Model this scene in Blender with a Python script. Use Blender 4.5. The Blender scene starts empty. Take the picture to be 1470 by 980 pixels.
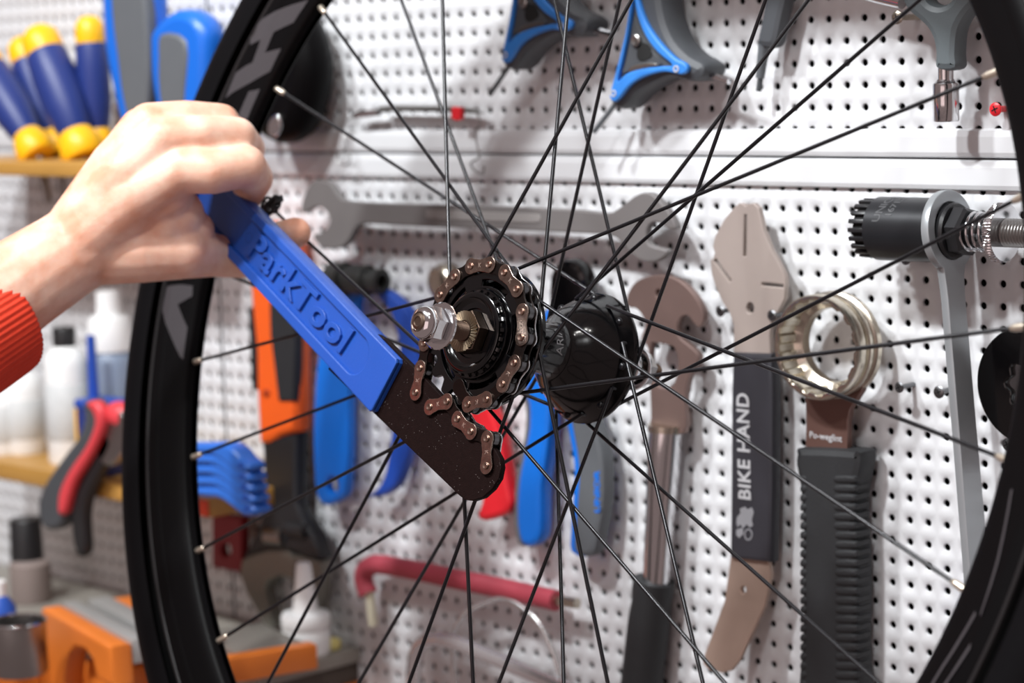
import bpy, bmesh, math, random
import numpy as np
from mathutils import Vector, Matrix, Euler

# ------------------------------------------------------------------ camera, world, lights, exposure
MM = 0.001
PITCH = 12.0                                    # hole pitch of the perforated wall, mm
FPX = 3380.0                                    # focal length for a 1470 x 980 frame
RB = np.array([[0.71150571, 0.03067663, 0.70201037],
               [0.06260094, 0.99230681, -0.10680976],
               [-0.69988623, 0.11994227, 0.70411158]])
T0 = np.array([14.05166856, -6.0870964, 108.67388974]) * PITCH
AX = (RB[:, 0], RB[:, 2], -RB[:, 1])            # world X, Y, Z axes seen by the camera

def w_dir(v):
    v = np.asarray(v, float)
    return Vector((float(v @ AX[0]), float(v @ AX[1]), float(v @ AX[2])))

def w_pt(v):                                    # camera-frame millimetres -> world metres
    return w_dir(np.asarray(v, float) - T0) * MM

CAM = w_pt((0, 0, 0))
scene = bpy.context.scene
col = scene.collection
cd = bpy.data.cameras.new('camera')
cd.sensor_width = 36.0
cd.lens = FPX / 1470.0 * 36.0
cd.clip_start = 0.02
cd.dof.use_dof = True
cd.dof.focus_distance = 1.150
cd.dof.aperture_fstop = 7.0
cam = bpy.data.objects.new('camera', cd)
r_, u_, b_ = w_dir((1, 0, 0)), w_dir((0, -1, 0)), w_dir((0, 0, -1))
cam.matrix_world = Matrix(((r_.x, u_.x, b_.x, CAM.x), (r_.y, u_.y, b_.y, CAM.y), (r_.z, u_.z, b_.z, CAM.z), (0, 0, 0, 1)))
col.objects.link(cam)
scene.camera = cam

world = bpy.data.worlds.new('workshop_ambience')
scene.world = world
world.use_nodes = True
bg = world.node_tree.nodes['Background']
bg.inputs['Color'].default_value = (1.0, 0.75, 0.72, 1)
bg.inputs['Strength'].default_value = 0.24

def area(name, loc, target, size, watts, color=(1, 1, 1), size_y=None):
    l = bpy.data.lights.new(name, 'AREA')
    l.energy = watts; l.color = color; l.size = size
    if size_y:
        l.shape = 'RECTANGLE'; l.size_y = size_y
    o = bpy.data.objects.new(name, l)
    o.location = loc
    o.rotation_euler = (Vector(target) - Vector(loc)).to_track_quat('-Z', 'Y').to_euler()
    col.objects.link(o)
    return o

for p, w, sz, c in (((-0.05, -1.2, 1.30), 17, 0.11, (0.95, 0.98, 1.0)), ((0.75, -1.35, 1.30), 5.5, 0.12, (0.97, 0.99, 1.0)),
                    ((-0.60, -1.15, 1.28), 13, 0.12, (0.95, 0.98, 1.0))):
    lamp = area('ceiling_lamp', p, (0.06, 0, 0.03), sz, w, c)
    lamp.data.spread = math.radians(135)           # shaded downlight
for p in ((0.24, -0.62, 1.15), (0.40, -0.60, 1.18), (0.33, -0.76, 1.17)):
    area('bench_spot', p, (-0.03, -0.2, -0.06), 0.05, 0.7, (1.0, 0.98, 0.95))
area('front_fill', (0.3, -2.7, 0.1), (-0.3, 0, -0.1), 1.6, 7.5, (1.0, 0.78, 0.75))  # added warm pinkish fill from the front
vs = scene.view_settings
vs.view_transform = 'Standard'
vs.look = 'None'
vs.gamma = 1.0
vs.use_curve_mapping = False
vs.exposure = 0.0

# ------------------------------------------------------------------ helpers
def pix(px, py, h=0.0):
    """world point seen at a pixel, h mm in front of the wall"""
    d = np.array([(px - 735.0) / FPX, (py - 490.0) / FPX, 1.0])
    nrm = RB[:, 2]
    t = (T0 @ nrm - h) / (d @ nrm)
    return w_pt(d * t)

def pixz(px, py, z):
    """world point seen at a pixel at camera depth z mm"""
    return w_pt(np.array([(px - 735.0) / FPX * z, (py - 490.0) / FPX * z, z]))

def srgb(c):
    if isinstance(c, str):
        c = tuple(int(c[i:i + 2], 16) / 255 for i in (0, 2, 4))
    return tuple((x / 12.92 if x <= 0.04045 else ((x + 0.055) / 1.055) ** 2.4) for x in c)

MATS = {}
def mat(name, color, rough=0.5, metal=0.0, noise=0.0, nscale=60.0, bump=0.0, bscale=300.0, coat=0.0, sss=0.0, spec=0.5, rnoise=0.0, stretch=None):
    if name in MATS:
        return MATS[name]
    m = bpy.data.materials.new(name)
    m.use_nodes = True
    nt = m.node_tree
    b = nt.nodes['Principled BSDF']
    c = srgb(color)
    b.inputs['Base Color'].default_value = (*c, 1)
    b.inputs['Roughness'].default_value = rough
    b.inputs['Metallic'].default_value = metal
    b.inputs['Specular IOR Level'].default_value = spec
    if coat:
        b.inputs['Coat Weight'].default_value = coat
        b.inputs['Coat Roughness'].default_value = 0.08
    if sss:
        b.inputs['Subsurface Weight'].default_value = sss
        b.inputs['Subsurface Radius'].default_value = (0.006, 0.0025, 0.0015)
        b.inputs['Subsurface Scale'].default_value = 1.0
    tc = nt.nodes.new('ShaderNodeTexCoord')
    src = tc.outputs['Object']
    if stretch:
        mp = nt.nodes.new('ShaderNodeMapping')
        mp.inputs['Scale'].default_value = stretch
        nt.links.new(src, mp.inputs['Vector'])
        src = mp.outputs['Vector']
    if noise or rnoise:
        n = nt.nodes.new('ShaderNodeTexNoise')
        n.inputs['Scale'].default_value = nscale
        n.inputs['Detail'].default_value = 5
        nt.links.new(src, n.inputs['Vector'])
        if noise:
            mx = nt.nodes.new('ShaderNodeMix')
            mx.data_type = 'RGBA'
            mx.inputs['A'].default_value = (*[x * (1 - noise) for x in c], 1)
            mx.inputs['B'].default_value = (*[min(1, x * (1 + noise)) for x in c], 1)
            nt.links.new(n.outputs['Fac'], mx.inputs['Factor'])
            nt.links.new(mx.outputs['Result'], b.inputs['Base Color'])
        if rnoise:
            mr = nt.nodes.new('ShaderNodeMapRange')
            mr.inputs['To Min'].default_value = max(0.02, rough - rnoise)
            mr.inputs['To Max'].default_value = rough + rnoise
            nt.links.new(n.outputs['Fac'], mr.inputs['Value'])
            nt.links.new(mr.outputs['Result'], b.inputs['Roughness'])
    if bump:
        n2 = nt.nodes.new('ShaderNodeTexNoise')
        n2.inputs['Scale'].default_value = bscale
        n2.inputs['Detail'].default_value = 3
        nt.links.new(src, n2.inputs['Vector'])
        bp = nt.nodes.new('ShaderNodeBump')
        bp.inputs['Strength'].default_value = bump
        bp.inputs['Distance'].default_value = 0.0006
        nt.links.new(n2.outputs['Fac'], bp.inputs['Height'])
        nt.links.new(bp.outputs['Normal'], b.inputs['Normal'])
    MATS[name] = m
    return m

def tag(o, label=None, cat=None, group=None, kind=None):
    if label: o['label'] = label
    if cat: o['category'] = cat
    if group: o['group'] = group
    if kind: o['kind'] = kind
    return o

def thing(name, loc, label, cat, group=None, mw=None):
    o = bpy.data.objects.new(name, None)
    o.empty_display_size = 0.02
    if mw is not None:
        o.matrix_world = mw
    else:
        o.location = loc
    col.objects.link(o)
    return tag(o, label, cat, group)

def link(name, me, m=None, parent=None, smooth=None, local=False):
    """one mesh object; mesh coordinates are world metres unless local (then the parent's frame)"""
    o = bpy.data.objects.new(name, me)
    if m is not None and not me.materials:
        me.materials.append(m)
    if smooth is not None and len(me.polygons):
        if smooth >= 180:
            me.polygons.foreach_set('use_smooth', [True] * len(me.polygons))
        elif smooth > 0:
            me.polygons.foreach_set('use_smooth', [True] * len(me.polygons))
            me.set_sharp_from_angle(angle=math.radians(smooth))
    col.objects.link(o)
    if parent is not None:
        o.parent = parent
        if not local:
            o.matrix_parent_inverse = world_of(parent).inverted()
    return o

def world_of(o):
    if o.parent is None:
        return o.matrix_basis.copy()
    return world_of(o.parent) @ o.matrix_parent_inverse @ o.matrix_basis

def solo(name, me, m, label, cat, group=None, smooth=40):
    """a top-level thing that is one mesh: origin moved to its base"""
    vs_ = np.empty(len(me.vertices) * 3)
    me.vertices.foreach_get('co', vs_)
    vs_ = vs_.reshape(-1, 3)
    lo, hi = vs_.min(0), vs_.max(0)
    org = np.array([(lo[0] + hi[0]) / 2, (lo[1] + hi[1]) / 2, lo[2]])
    me.vertices.foreach_set('co', (vs_ - org).ravel())
    o = link(name, me, m, None, smooth)
    o.location = org
    return tag(o, label, cat, group)

def mesh(name, verts, faces):
    me = bpy.data.meshes.new(name)
    me.from_pydata([tuple(v) for v in verts], [], faces)
    me.update()
    return me

def bm_mesh(name, bm):
    bmesh.ops.recalc_face_normals(bm, faces=bm.faces)
    me = bpy.data.meshes.new(name)
    bm.to_mesh(me)
    bm.free()
    return me

def join(name, meshes):
    bm = bmesh.new()
    for me in meshes:
        bm.from_mesh(me)
        bpy.data.meshes.remove(me)
    me = bpy.data.meshes.new(name)
    bm.to_mesh(me)
    bm.free()
    return me

def xform(me, M):
    me.transform(M)
    me.update()
    return me

def catmull(pts, n=6, closed=True):
    P = [np.asarray(p, float) for p in pts]
    out = []
    N = len(P)
    rng = range(N) if closed else range(N - 1)
    for i in rng:
        if closed:
            p0, p1, p2, p3 = P[(i - 1) % N], P[i], P[(i + 1) % N], P[(i + 2) % N]
        else:
            p0, p1, p2, p3 = P[max(i - 1, 0)], P[i], P[i + 1], P[min(i + 2, N - 1)]
        for k in range(n):
            t = k / n
            out.append(0.5 * ((2 * p1) + (-p0 + p2) * t + (2 * p0 - 5 * p1 + 4 * p2 - p3) * t * t + (-p0 + 3 * p1 - 3 * p2 + p3) * t ** 3))
    if not closed:
        out.append(P[-1])
    return out

def slab(name, outlines, depth, bevel=0.0, res=2):
    """closed 2-D outlines (first outer, the rest holes) made solid along local z, centred on z = 0"""
    cu = bpy.data.curves.new(name, 'CURVE')
    cu.dimensions = '2D'
    cu.fill_mode = 'BOTH'
    b = min(bevel, depth * 0.49)
    cu.extrude = depth / 2 - b
    cu.bevel_depth = b
    cu.bevel_resolution = res - 1
    cu.offset = -b
    for o in outlines:
        s = cu.splines.new('POLY')
        s.points.add(len(o) - 1)
        for p, q in zip(s.points, o):
            p.co = (q[0], q[1], 0, 1)
        s.use_cyclic_u = True
    ob = bpy.data.objects.new(name, cu)
    col.objects.link(ob)
    dg = bpy.context.evaluated_depsgraph_get()
    me = bpy.data.meshes.new_from_object(ob.evaluated_get(dg))
    bpy.data.objects.remove(ob)
    bpy.data.curves.remove(cu)
    me.materials.clear()
    return me

BOARD = Matrix(((1, 0, 0, 0), (0, 0, -1, 0), (0, 1, 0, 0), (0, 0, 0, 1)))     # slab plane -> wall plane, +z -> out of the wall

def on_board(pts, h):
    """pixels -> (x, z) metres on the plane h mm in front of the wall"""
    out = []
    for p in pts:
        w = pix(p[0], p[1], h)
        out.append((w.x, w.z))
    return out

def plate(name, px_outline, front, depth, bevel=0.6, holes=(), smooth_n=0):
    """traced outline lying on the plane 'front' mm off the wall, 'depth' mm thick towards the wall"""
    outs = [on_board(px_outline, front)] + [on_board(h, front) for h in holes]
    if smooth_n:
        outs = [catmull(o, smooth_n) for o in outs]
    me = slab(name, outs, depth * MM, bevel * MM)
    return xform(me, BOARD @ Matrix.Translation((0, 0, (front - depth / 2) * MM)))

def lathe(name, prof, seg=48, M=None, closed=False, wob=None):
    """profile of (r, z) revolved round local z"""
    V, F = [], []
    n = len(prof)
    for k in range(seg):
        a = 2 * math.pi * k / seg
        c, s = math.cos(a), math.sin(a)
        for j, (r, z) in enumerate(prof):
            rr = r if wob is None else wob(r, z, a, j)
            V.append((rr * c, rr * s, z))
    for k in range(seg):
        k2 = (k + 1) % seg
        for j in range(n - 1 + (1 if closed else 0)):
            j2 = (j + 1) % n
            F.append((k * n + j, k2 * n + j, k2 * n + j2, k * n + j2))
    me = mesh(name, V, F)
    bm = bmesh.new()
    bm.from_mesh(me)
    bmesh.ops.remove_doubles(bm, verts=bm.verts, dist=1e-7)
    bmesh.ops.recalc_face_normals(bm, faces=bm.faces)
    bm.to_mesh(me)
    bm.free()
    if M is not None:
        xform(me, M)
    return me

def frame_z(p, d, xref=None):
    """matrix whose z axis runs along d from p"""
    z = Vector(d).normalized()
    x = Vector(xref) if xref is not None else (Vector((0, 0, 1)) if abs(z.z) < 0.9 else Vector((1, 0, 0)))
    x = (x - z * x.dot(z)).normalized()
    y = z.cross(x)
    p = Vector(p)
    return Matrix(((x.x, y.x, z.x, p.x), (x.y, y.y, z.y, p.y), (x.z, y.z, z.z, p.z), (0, 0, 0, 1)))

def tube(name, pts, rad, seg=10, closed=False, caps=True):
    """round bar along world points; rad is a number or a list"""
    P = [Vector(p) for p in pts]
    n = len(P)
    R = rad if hasattr(rad, '__len__') else [rad] * n
    V, F = [], []
    ref = None
    for i in range(n):
        if closed:
            t = (P[(i + 1) % n] - P[(i - 1) % n])
        else:
            t = P[min(i + 1, n - 1)] - P[max(i - 1, 0)]
        t.normalize()
        if ref is None:
            ref = Vector((0, 0, 1)) if abs(t.z) < 0.9 else Vector((1, 0, 0))
        x = (ref - t * ref.dot(t)).normalized()
        ref = x
        y = t.cross(x)
        for k in range(seg):
            a = 2 * math.pi * k / seg
            V.append(P[i] + (x * math.cos(a) + y * math.sin(a)) * R[i])
    m = n if closed else n - 1
    for i in range(m):
        i2 = (i + 1) % n
        for k in range(seg):
            k2 = (k + 1) % seg
            F.append((i * seg + k, i * seg + k2, i2 * seg + k2, i2 * seg + k))
    if caps and not closed:
        F.append(tuple(range(seg - 1, -1, -1)))
        F.append(tuple((n - 1) * seg + k for k in range(seg)))
    return mesh(name, V, F)

def box(name, sx, sy, sz, bevel=0.0, M=None, seg=2):
    bm = bmesh.new()
    bmesh.ops.create_cube(bm, size=1.0)
    bmesh.ops.scale(bm, vec=(sx, sy, sz), verts=bm.verts)
    if bevel:
        bmesh.ops.bevel(bm, geom=bm.edges[:], offset=bevel, segments=seg, affect='EDGES', profile=0.5)
    me = bm_mesh(name, bm)
    if M is not None:
        xform(me, M)
    return me

def text_mesh(body, size, extrude, thick=0.0, align='CENTER', spacing=1.0, shear=0.0, bevel=0.0):
    cu = bpy.data.curves.new('lettering', 'FONT')
    cu.body = body
    cu.size = size
    cu.extrude = extrude
    cu.offset = thick
    cu.bevel_depth = bevel
    cu.align_x = align
    cu.align_y = 'CENTER'
    cu.space_character = spacing
    cu.shear = shear
    cu.resolution_u = 3
    ob = bpy.data.objects.new('lettering', cu)
    col.objects.link(ob)
    dg = bpy.context.evaluated_depsgraph_get()
    me = bpy.data.meshes.new_from_object(ob.evaluated_get(dg))
    bpy.data.objects.remove(ob)
    bpy.data.curves.remove(cu)
    me.materials.clear()
    return me

def circle(cx, cy, r, n=24, ph=0.0):
    return [(cx + r * math.cos(ph + 2 * math.pi * k / n), cy + r * math.sin(ph + 2 * math.pi * k / n)) for k in range(n)]

def ell(px, py, rx, ry, n=20):
    return [(px + rx * math.cos(2 * math.pi * k / n), py + ry * math.sin(2 * math.pi * k / n)) for k in range(n)]

# ------------------------------------------------------------------ materials
M_BOARD = mat('white_powder_coat', 'd8d9db', 0.42, 0, noise=0.02, nscale=9)
M_DARK = mat('dark_void', '151515', 0.9)
M_BLACKP = mat('black_plastic', '1c1c1e', 0.42, 0, noise=0.15, nscale=120, bump=0.15, bscale=900)
M_RUBBER = mat('black_rubber', '222325', 0.62, 0, noise=0.15, nscale=90, bump=0.25, bscale=1200)
M_GLOSS = mat('gloss_black_anodised', '040405', 0.13, 0.0, spec=0.5, rnoise=0.04, nscale=200)
M_SPOKE = mat('black_spoke_steel', '18171a', 0.28, 0.35, noise=0.3, nscale=400)
M_RIM = mat('black_rim_anodised', '080708', 0.45, 0.0, noise=0.15, nscale=40, spec=0.08)
M_TYRE = mat('tyre_rubber', '09080a', 0.55, 0, spec=0.08, noise=0.2, nscale=60, bump=0.1, bscale=800)
M_CHROME = mat('chrome', 'd8d8da', 0.12, 1.0, rnoise=0.05, nscale=90)
M_STEEL = mat('satin_steel', '9c9a98', 0.34, 1.0, noise=0.08, nscale=30, rnoise=0.08)
M_DSTEEL = mat('brushed_dark_steel', '7d7370', 0.4, 1.0, noise=0.12, nscale=25, rnoise=0.08)
M_NICKEL = mat('nickel_ring', 'c9c1b2', 0.26, 1.0, noise=0.06, nscale=60)
M_BRASS = mat('bronze_chain_plate', '96857b', 0.24, 1.0, noise=0.3, nscale=350, rnoise=0.12)
M_PIN = mat('chain_pin', '9a8276', 0.3, 1.0)
M_ROLLER = mat('chain_roller', '6b6a6c', 0.3, 1.0)
M_BLUEH = mat('blue_vinyl', '1a4aa0', 0.4, 0, noise=0.1, nscale=30, bump=0.12, bscale=700)
M_BLUE = mat('bright_blue_plastic', '0a6fd6', 0.38, 0, noise=0.06, nscale=20)
M_BLUED = mat('deep_blue_plastic', '1c48a8', 0.4, 0)
M_RED = mat('red_plastic', 'd3202a', 0.35, 0)
M_ORANGE = mat('orange_plastic', 'f0601a', 0.42, 0, noise=0.06, nscale=40)
M_VISE = mat('orange_vise_paint', 'e07a2c', 0.4, 0, noise=0.12, nscale=25)
M_GREYP = mat('grey_plastic', '5d6165', 0.5, 0, noise=0.06, nscale=60, bump=0.1, bscale=900)
M_GREYD = mat('dark_grey_plastic', '45484c', 0.5, 0, noise=0.06, nscale=60, bump=0.1, bscale=900)
M_WHITEP = mat('white_plastic', 'f0f1f0', 0.4, 0)
M_YELLOW = mat('yellow_plastic', 'f6b90f', 0.4, 0)
M_NAVY = mat('navy_plastic', '1d3174', 0.45, 0, noise=0.06, nscale=50)
M_WOOD = mat('varnished_wood', 'b58741', 0.45, 0, noise=0.25, nscale=12, stretch=(1, 12, 12))
M_GREYTXT = mat('grey_print', 'b9b9bb', 0.5)
M_SCREW = mat('grey_screw_steel', '77787a', 0.35, 1.0)

# ------------------------------------------------------------------ the wall
def perforated(name, c0, c1, r0, r1, dc, dr, x_lo, x_hi, z_lo, z_hi, rad=2.05):
    """sheet with real punched holes; cells c0..c1, r0..r1 plus plain margins"""
    N = 16
    ang = [2 * math.pi * k / N for k in range(N)]
    sq = []
    for a in ang:
        c, s = math.cos(a), math.sin(a)
        k = 1.0 / max(abs(c), abs(s))
        sq.append((c * k * PITCH / 2, s * k * PITCH / 2))
    base = []
    for (x, z) in sq: base.append((x, 0.0, z))
    for a in ang: base.append(((rad + 0.35) * math.cos(a), 0.0, (rad + 0.35) * math.sin(a)))
    for a in ang: base.append((rad * math.cos(a), 0.4, rad * math.sin(a)))
    for a in ang: base.append((rad * math.cos(a), 1.6, rad * math.sin(a)))
    base = np.array(base)
    f = []
    for ring in range(3):
        for k in range(N):
            k2 = (k + 1) % N
            f.append((ring * N + k, (ring + 1) * N + k, (ring + 1) * N + k2, ring * N + k2))
    f = np.array(f)
    cs = np.arange(c0, c1 + 1); rs = np.arange(r0, r1 + 1)
    cc, rr = np.meshgrid(cs, rs)
    off = np.stack([(cc.ravel() + dc) * PITCH, np.zeros(cc.size), -(rr.ravel() + dr) * PITCH], 1)
    V = (base[None] + off[:, None]).reshape(-1, 3) * MM
    F = (f[None] + (np.arange(len(off)) * len(base))[:, None, None]).reshape(-1, 4)
    me = bpy.data.meshes.new(name)
    nv = len(V)
    # margins
    xa, xb = (c0 + dc - .5) * PITCH * MM, (c1 + dc + .5) * PITCH * MM
    za, zb = -(r1 + dr + .5) * PITCH * MM, -(r0 + dr - .5) * PITCH * MM
    ex, ef = [], []
    for (p, q, s, t) in ((x_lo, xa, z_lo, z_hi), (xb, x_hi, z_lo, z_hi), (xa, xb, z_lo, za), (xa, xb, zb, z_hi)):
        if q - p > 1e-5 and t - s > 1e-5:
            k = nv + len(ex)
            ex += [(p, 0, s), (q, 0, s), (q, 0, t), (p, 0, t)]
            ef.append((k, k + 1, k + 2, k + 3))
    if ex:
        V = np.vstack([V, np.array(ex)]); F = np.vstack([F, np.array(ef)])
    me.vertices.add(len(V)); me.vertices.foreach_set('co', V.ravel())
    me.loops.add(F.size); me.loops.foreach_set('vertex_index', F.ravel().astype(np.int32))
    me.polygons.add(len(F)); me.polygons.foreach_set('loop_start', np.arange(0, F.size, 4, dtype=np.int32))
    me.update(); me.validate()
    return me

WX0, WX1 = -1.02, 0.48
wall = link('wall_back', box('wall_back', WX1 - WX0 + .04, 0.01, 1.02, 0, Matrix.Translation(((WX0 + WX1) / 2, 0.03, -0.07))), M_DARK)
tag(wall, kind='structure')
pn = link('perforated_panel', perforated('perforated_panel', -84, 38, -1, 45, 0, 0, WX0, WX1, -0.56, 0.018), M_BOARD, wall)
pn2 = link('perforated_panel', perforated('perforated_panel', -84, 38, -32, -4, -0.18, 0.32, WX0, WX1, 0.036, 0.42), M_BOARD, wall)
def rail(z0, z1, out):
    prof = [(0, z0), (-out * .75, z0 + .0008), (-out, z0 + .003), (-out, z1 - .0042), (-out * .8, z1 - .001), (0, z1)]
    V = [(WX0, y, z) for (y, z) in prof] + [(WX1, y, z) for (y, z) in prof]
    n = len(prof)
    F = [(i, i + n, i + n + 1, i + 1) for i in range(n - 1)] + [tuple(range(n)), tuple(range(2 * n - 1, n - 1, -1))]
    me = mesh('panel_rail', V, F)
    return me
def rz(r): return -r * PITCH * MM
link('panel_rail', rail(rz(-2.44), rz(-3.72), 0.0032), M_BOARD, wall, 0)
link('panel_rail', rail(rz(-1.02), rz(-2.38), 0.0032), M_BOARD, wall, 0)
# dark joint between neighbouring panels
seam = pix(298, 20, 0).x
for k, (za, zb) in enumerate(((0.045, 0.42), (-0.56, 0.012))):
    link('panel_joint', box('panel_joint', 0.0016, 0.0008, zb - za, 0, Matrix.Translation((seam, -0.0003, (za + zb) / 2))), M_GREYD, wall)

# ------------------------------------------------------------------ bicycle wheel (local frame: x, y in the wheel plane, z along the axle towards the freewheel side)
WC = (13.63, 2.984, 1191.85)
WN, WE1, WE2 = (-0.71633503, -0.15404433, -0.68053983), (0.69775649, -0.15814594, -0.69865996), (0.0, -0.97532569, 0.22077091)
a1, a2, a3, o_ = w_dir(WE1), w_dir(WE2), w_dir(WN), w_pt(WC)
WM = Matrix(((a1.x, a2.x, a3.x, o_.x), (a1.y, a2.y, a3.y, o_.y), (a1.z, a2.z, a3.z, o_.z), (0, 0, 0, 1)))
wheel = thing('bicycle_wheel', None, 'large black spoked bicycle wheel with a sprocket on its hub, held before the wall', 'wheel', mw=WM)
def mmp(prof): return [(r * MM, z * MM) for r, z in prof]
RIM_OUT, RIM_IN = 319.0, 292.0
def rim_t(r):                                     # half width of the rim at radius r
    if r >= 309: return 11.2 + (r - 309) * 0.05
    k = (r - 292.0) / 17.0
    return 5.2 + 6.0 * max(k, 0) ** 0.8
half = [(291.2, 0), (291.4, 3.4), (292.0, 4.7), (293.2, 5.6)] + [(r, rim_t(r)) for r in (296, 299, 302, 305, 307.5, 309.5)] + [(310.2, 11.7), (318.0, 12.0), (319.2, 11.6), (319.2, 9.0)]
prof = half + [(r, -t) for r, t in reversed(half)][:-1]
link('rim', lathe('rim', mmp(prof), 220, closed=False), M_RIM, wheel, 50, local=True)
tp = []
for k in range(17):
    a = math.radians(-118 + 236 * k / 16)
    tp.append((334.0 + 18.0 * math.cos(a), 15.6 * math.sin(a)))
tp = [(r, z) for r, z in tp]
link('tyre', lathe('tyre', mmp(tp), 220), M_TYRE, wheel, 180, local=True)
for sg_ in (1, -1):
    link('rim_lip', lathe('rim_lip', mmp([(317.6, sg_ * 11.6), (318.4, sg_ * 12.6), (319.6, sg_ * 12.8), (320.6, sg_ * 12.0), (320.4, sg_ * 10.6)]), 220), mat('grey_rim_lip', '1c1a1b', .45, 0, spec=.25), wheel, 180, local=True)  # lip in a paler grey than the rim
# grey woven-look decals lying on the rim side wall
M_DECAL = mat('grey_decal', '383437', 0.5, 0, noise=0.1, nscale=500)
def decal(name, pts):
    """(radius, angle) outline draped on the rim side"""
    bm = bmesh.new()
    vs_ = [bm.verts.new((math.radians(a) * 305, r, 0)) for r, a in pts]
    f = bm.faces.new(vs_)
    f.normal_update()
    bmesh.ops.triangulate(bm, faces=[f])
    for r in np.arange(292.5, 324, 2.0):
        bmesh.ops.bisect_plane(bm, geom=bm.verts[:] + bm.edges[:] + bm.faces[:], plane_co=(0, float(r), 0), plane_no=(0, 1, 0))
    for a in range(0, 360, 2):
        x = math.radians(a) * 305
        if min(v.co.x for v in bm.verts) < x < max(v.co.x for v in bm.verts):
            bmesh.ops.bisect_plane(bm, geom=bm.verts[:] + bm.edges[:] + bm.faces[:], plane_co=(x, 0, 0), plane_no=(1, 0, 0))
    for v in bm.verts:
        a, r = v.co.x / 305, min(max(v.co.y, 293.4), 318.4)
        t = (rim_t(r) if r < 309.5 else 11.75 + (r - 310) * 0.04) + 0.35
        v.co = (r * math.cos(a) * MM, r * math.sin(a) * MM, t * MM)
    for f in bm.faces: f.smooth = True
    me = bm_mesh(name, bm)
    if me.polygons and sum(p.normal.z for p in me.polygons) < 0:
        me.flip_normals()
    return link('rim_decal', me, M_DECAL, wheel, local=True)
def dmap(l): return [(294.2 + (r - 293.4) * 0.76, a) for r, a in l]
decal('rim_decal', dmap([(327.6, 135.3), (324, 133.3), (310.3, 130.5), (295.7, 127.7), (296.3, 131.0), (306.9, 133.4), (304.9, 135.9), (294.3, 134.3), (293.4, 137.3), (304.7, 139.8), (321.1, 142.9), (322.5, 139.9), (310.9, 137.7), (313.7, 135.1), (321.8, 136.4)]))
decal('rim_decal', dmap([(302.4, 140.7), (294.4, 139.7), (293.8, 143.5), (302.2, 144.2)]))
decal('rim_decal', dmap([(321.8, 165.9), (321.3, 164.5), (306.2, 164.0), (296.0, 163.9), (294.7, 165.1), (306.4, 166.3), (294.3, 168.8), (294.4, 172.5), (297.5, 172.2), (322.0, 167.1)]))
decal('rim_decal', [(300, 318), (301.5, 318), (303, 324), (307, 329.4), (305.6, 329.6), (301.6, 324.2)])
decal('rim_decal', [(306, 318), (307.2, 318), (309, 323), (312, 327), (311, 327.4), (307.6, 323.2)])
decal('rim_decal', [(309, 329.7), (310.2, 329.5), (308, 334), (303.4, 339.5), (302.2, 339.3), (306.8, 333.8)])
# hub shell
far = catmull([(13.3, -6), (14.4, -9.6), (17.6, -13), (22, -17.2), (26, -22.2), (29.4, -27.8), (31.8, -32.4), (33.4, -35.4)], 4, False)
hubp = [(5, 41), (19, 41), (19, 36), (27, 34.5), (34, 33), (35, 32), (35, 30), (34, 29), (26, 26.5), (19, 21), (15.0, 15), (13.6, 9), (13.2, 2)] + [tuple(q) for q in far] + [(34.2, -36.4), (34.2, -37.6), (33.4, -38.3), (27, -39.4), (20, -44), (16, -54), (12, -58), (5, -58)]
hub = link('hub_shell', lathe('hub_shell', mmp(hubp), 96), M_GLOSS, wheel, 35, local=True)
RH, OFF = 30.57, math.radians(3.93)
heads, spk = [], None
spoke_me = tube('spoke', [(0, 0, 0), (0, 0, .5), (0, 0, 1)], 1.0, 8)
nip_me = lathe('nipple', [(0, 0), (1.95, 0), (1.95, 1.5), (1.75, 9.2), (1.2, 11.5), (0, 11.5)], 10)
def stick(name, me, p, q, r, m, parent, scale_len=True):
    p, q = Vector(p) * MM, Vector(q) * MM
    L = (q - p).length
    o = bpy.data.objects.new(name, me)
    if not me.materials: me.materials.append(m)
    me.polygons.foreach_set('use_smooth', [True] * len(me.polygons))
    col.objects.link(o)
    o.parent = parent
    o.matrix_basis = frame_z(p, q - p) @ Matrix.Diagonal((r * MM, r * MM, L if scale_len else MM, 1))
    return o
M_NIP = mat('brass_nipple', 'd9cdbb', 0.3, 0.8)
spokes = []
for k in range(32):
    th = OFF + math.radians(11.25 * k)
    drive = k % 2 == 1
    sg = {1: 1, 3: -1, 0: -1, 2: 1}[k % 4]
    ph = th + sg * math.radians(67.5)
    lace = 1.9 if (k % 4) in (1, 0) else -1.9     # outside / inside of its flange
    t = (30.5 + lace) if drive else (-39.4 if lace > 0 else -29.2)
    hubpt = (RH * math.cos(ph), RH * math.sin(ph), t)
    rimpt = (294.0 * math.cos(th), 294.0 * math.sin(th), 0.6 if drive else -0.6)
    s = stick('spoke', spoke_me, hubpt, rimpt, 1.0, M_SPOKE, wheel)
    v = (Vector(hubpt) - Vector(rimpt)).normalized()
    stick('nipple', nip_me, Vector(rimpt) - v * 1.0, Vector(rimpt) + v * 10, 1.0, M_NIP, wheel, False)
    # head on the other face of the flange, and the hole the spoke bends through
    t2 = (30.5 - lace * .9) if drive else (-38.6 if lace < 0 else -29.9)
    heads.append(lathe('h', mmp([(0, 1.1), (1.3, 0.9), (2.1, 0.3), (2.2, -.6), (0, -.6)]), 10, Matrix.Translation((RH * math.cos(ph) * MM, RH * math.sin(ph) * MM, t2 * MM))))
    heads.append(tube('h', [Vector((RH * math.cos(ph), RH * math.sin(ph), t)) * MM, Vector((RH * math.cos(ph), RH * math.sin(ph), t2)) * MM], 1.0 * MM, 8))
hh = link('spoke_heads', join('spoke_heads', heads), M_SPOKE, wheel, 60, local=True)
tag(hh, kind='stuff')
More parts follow.
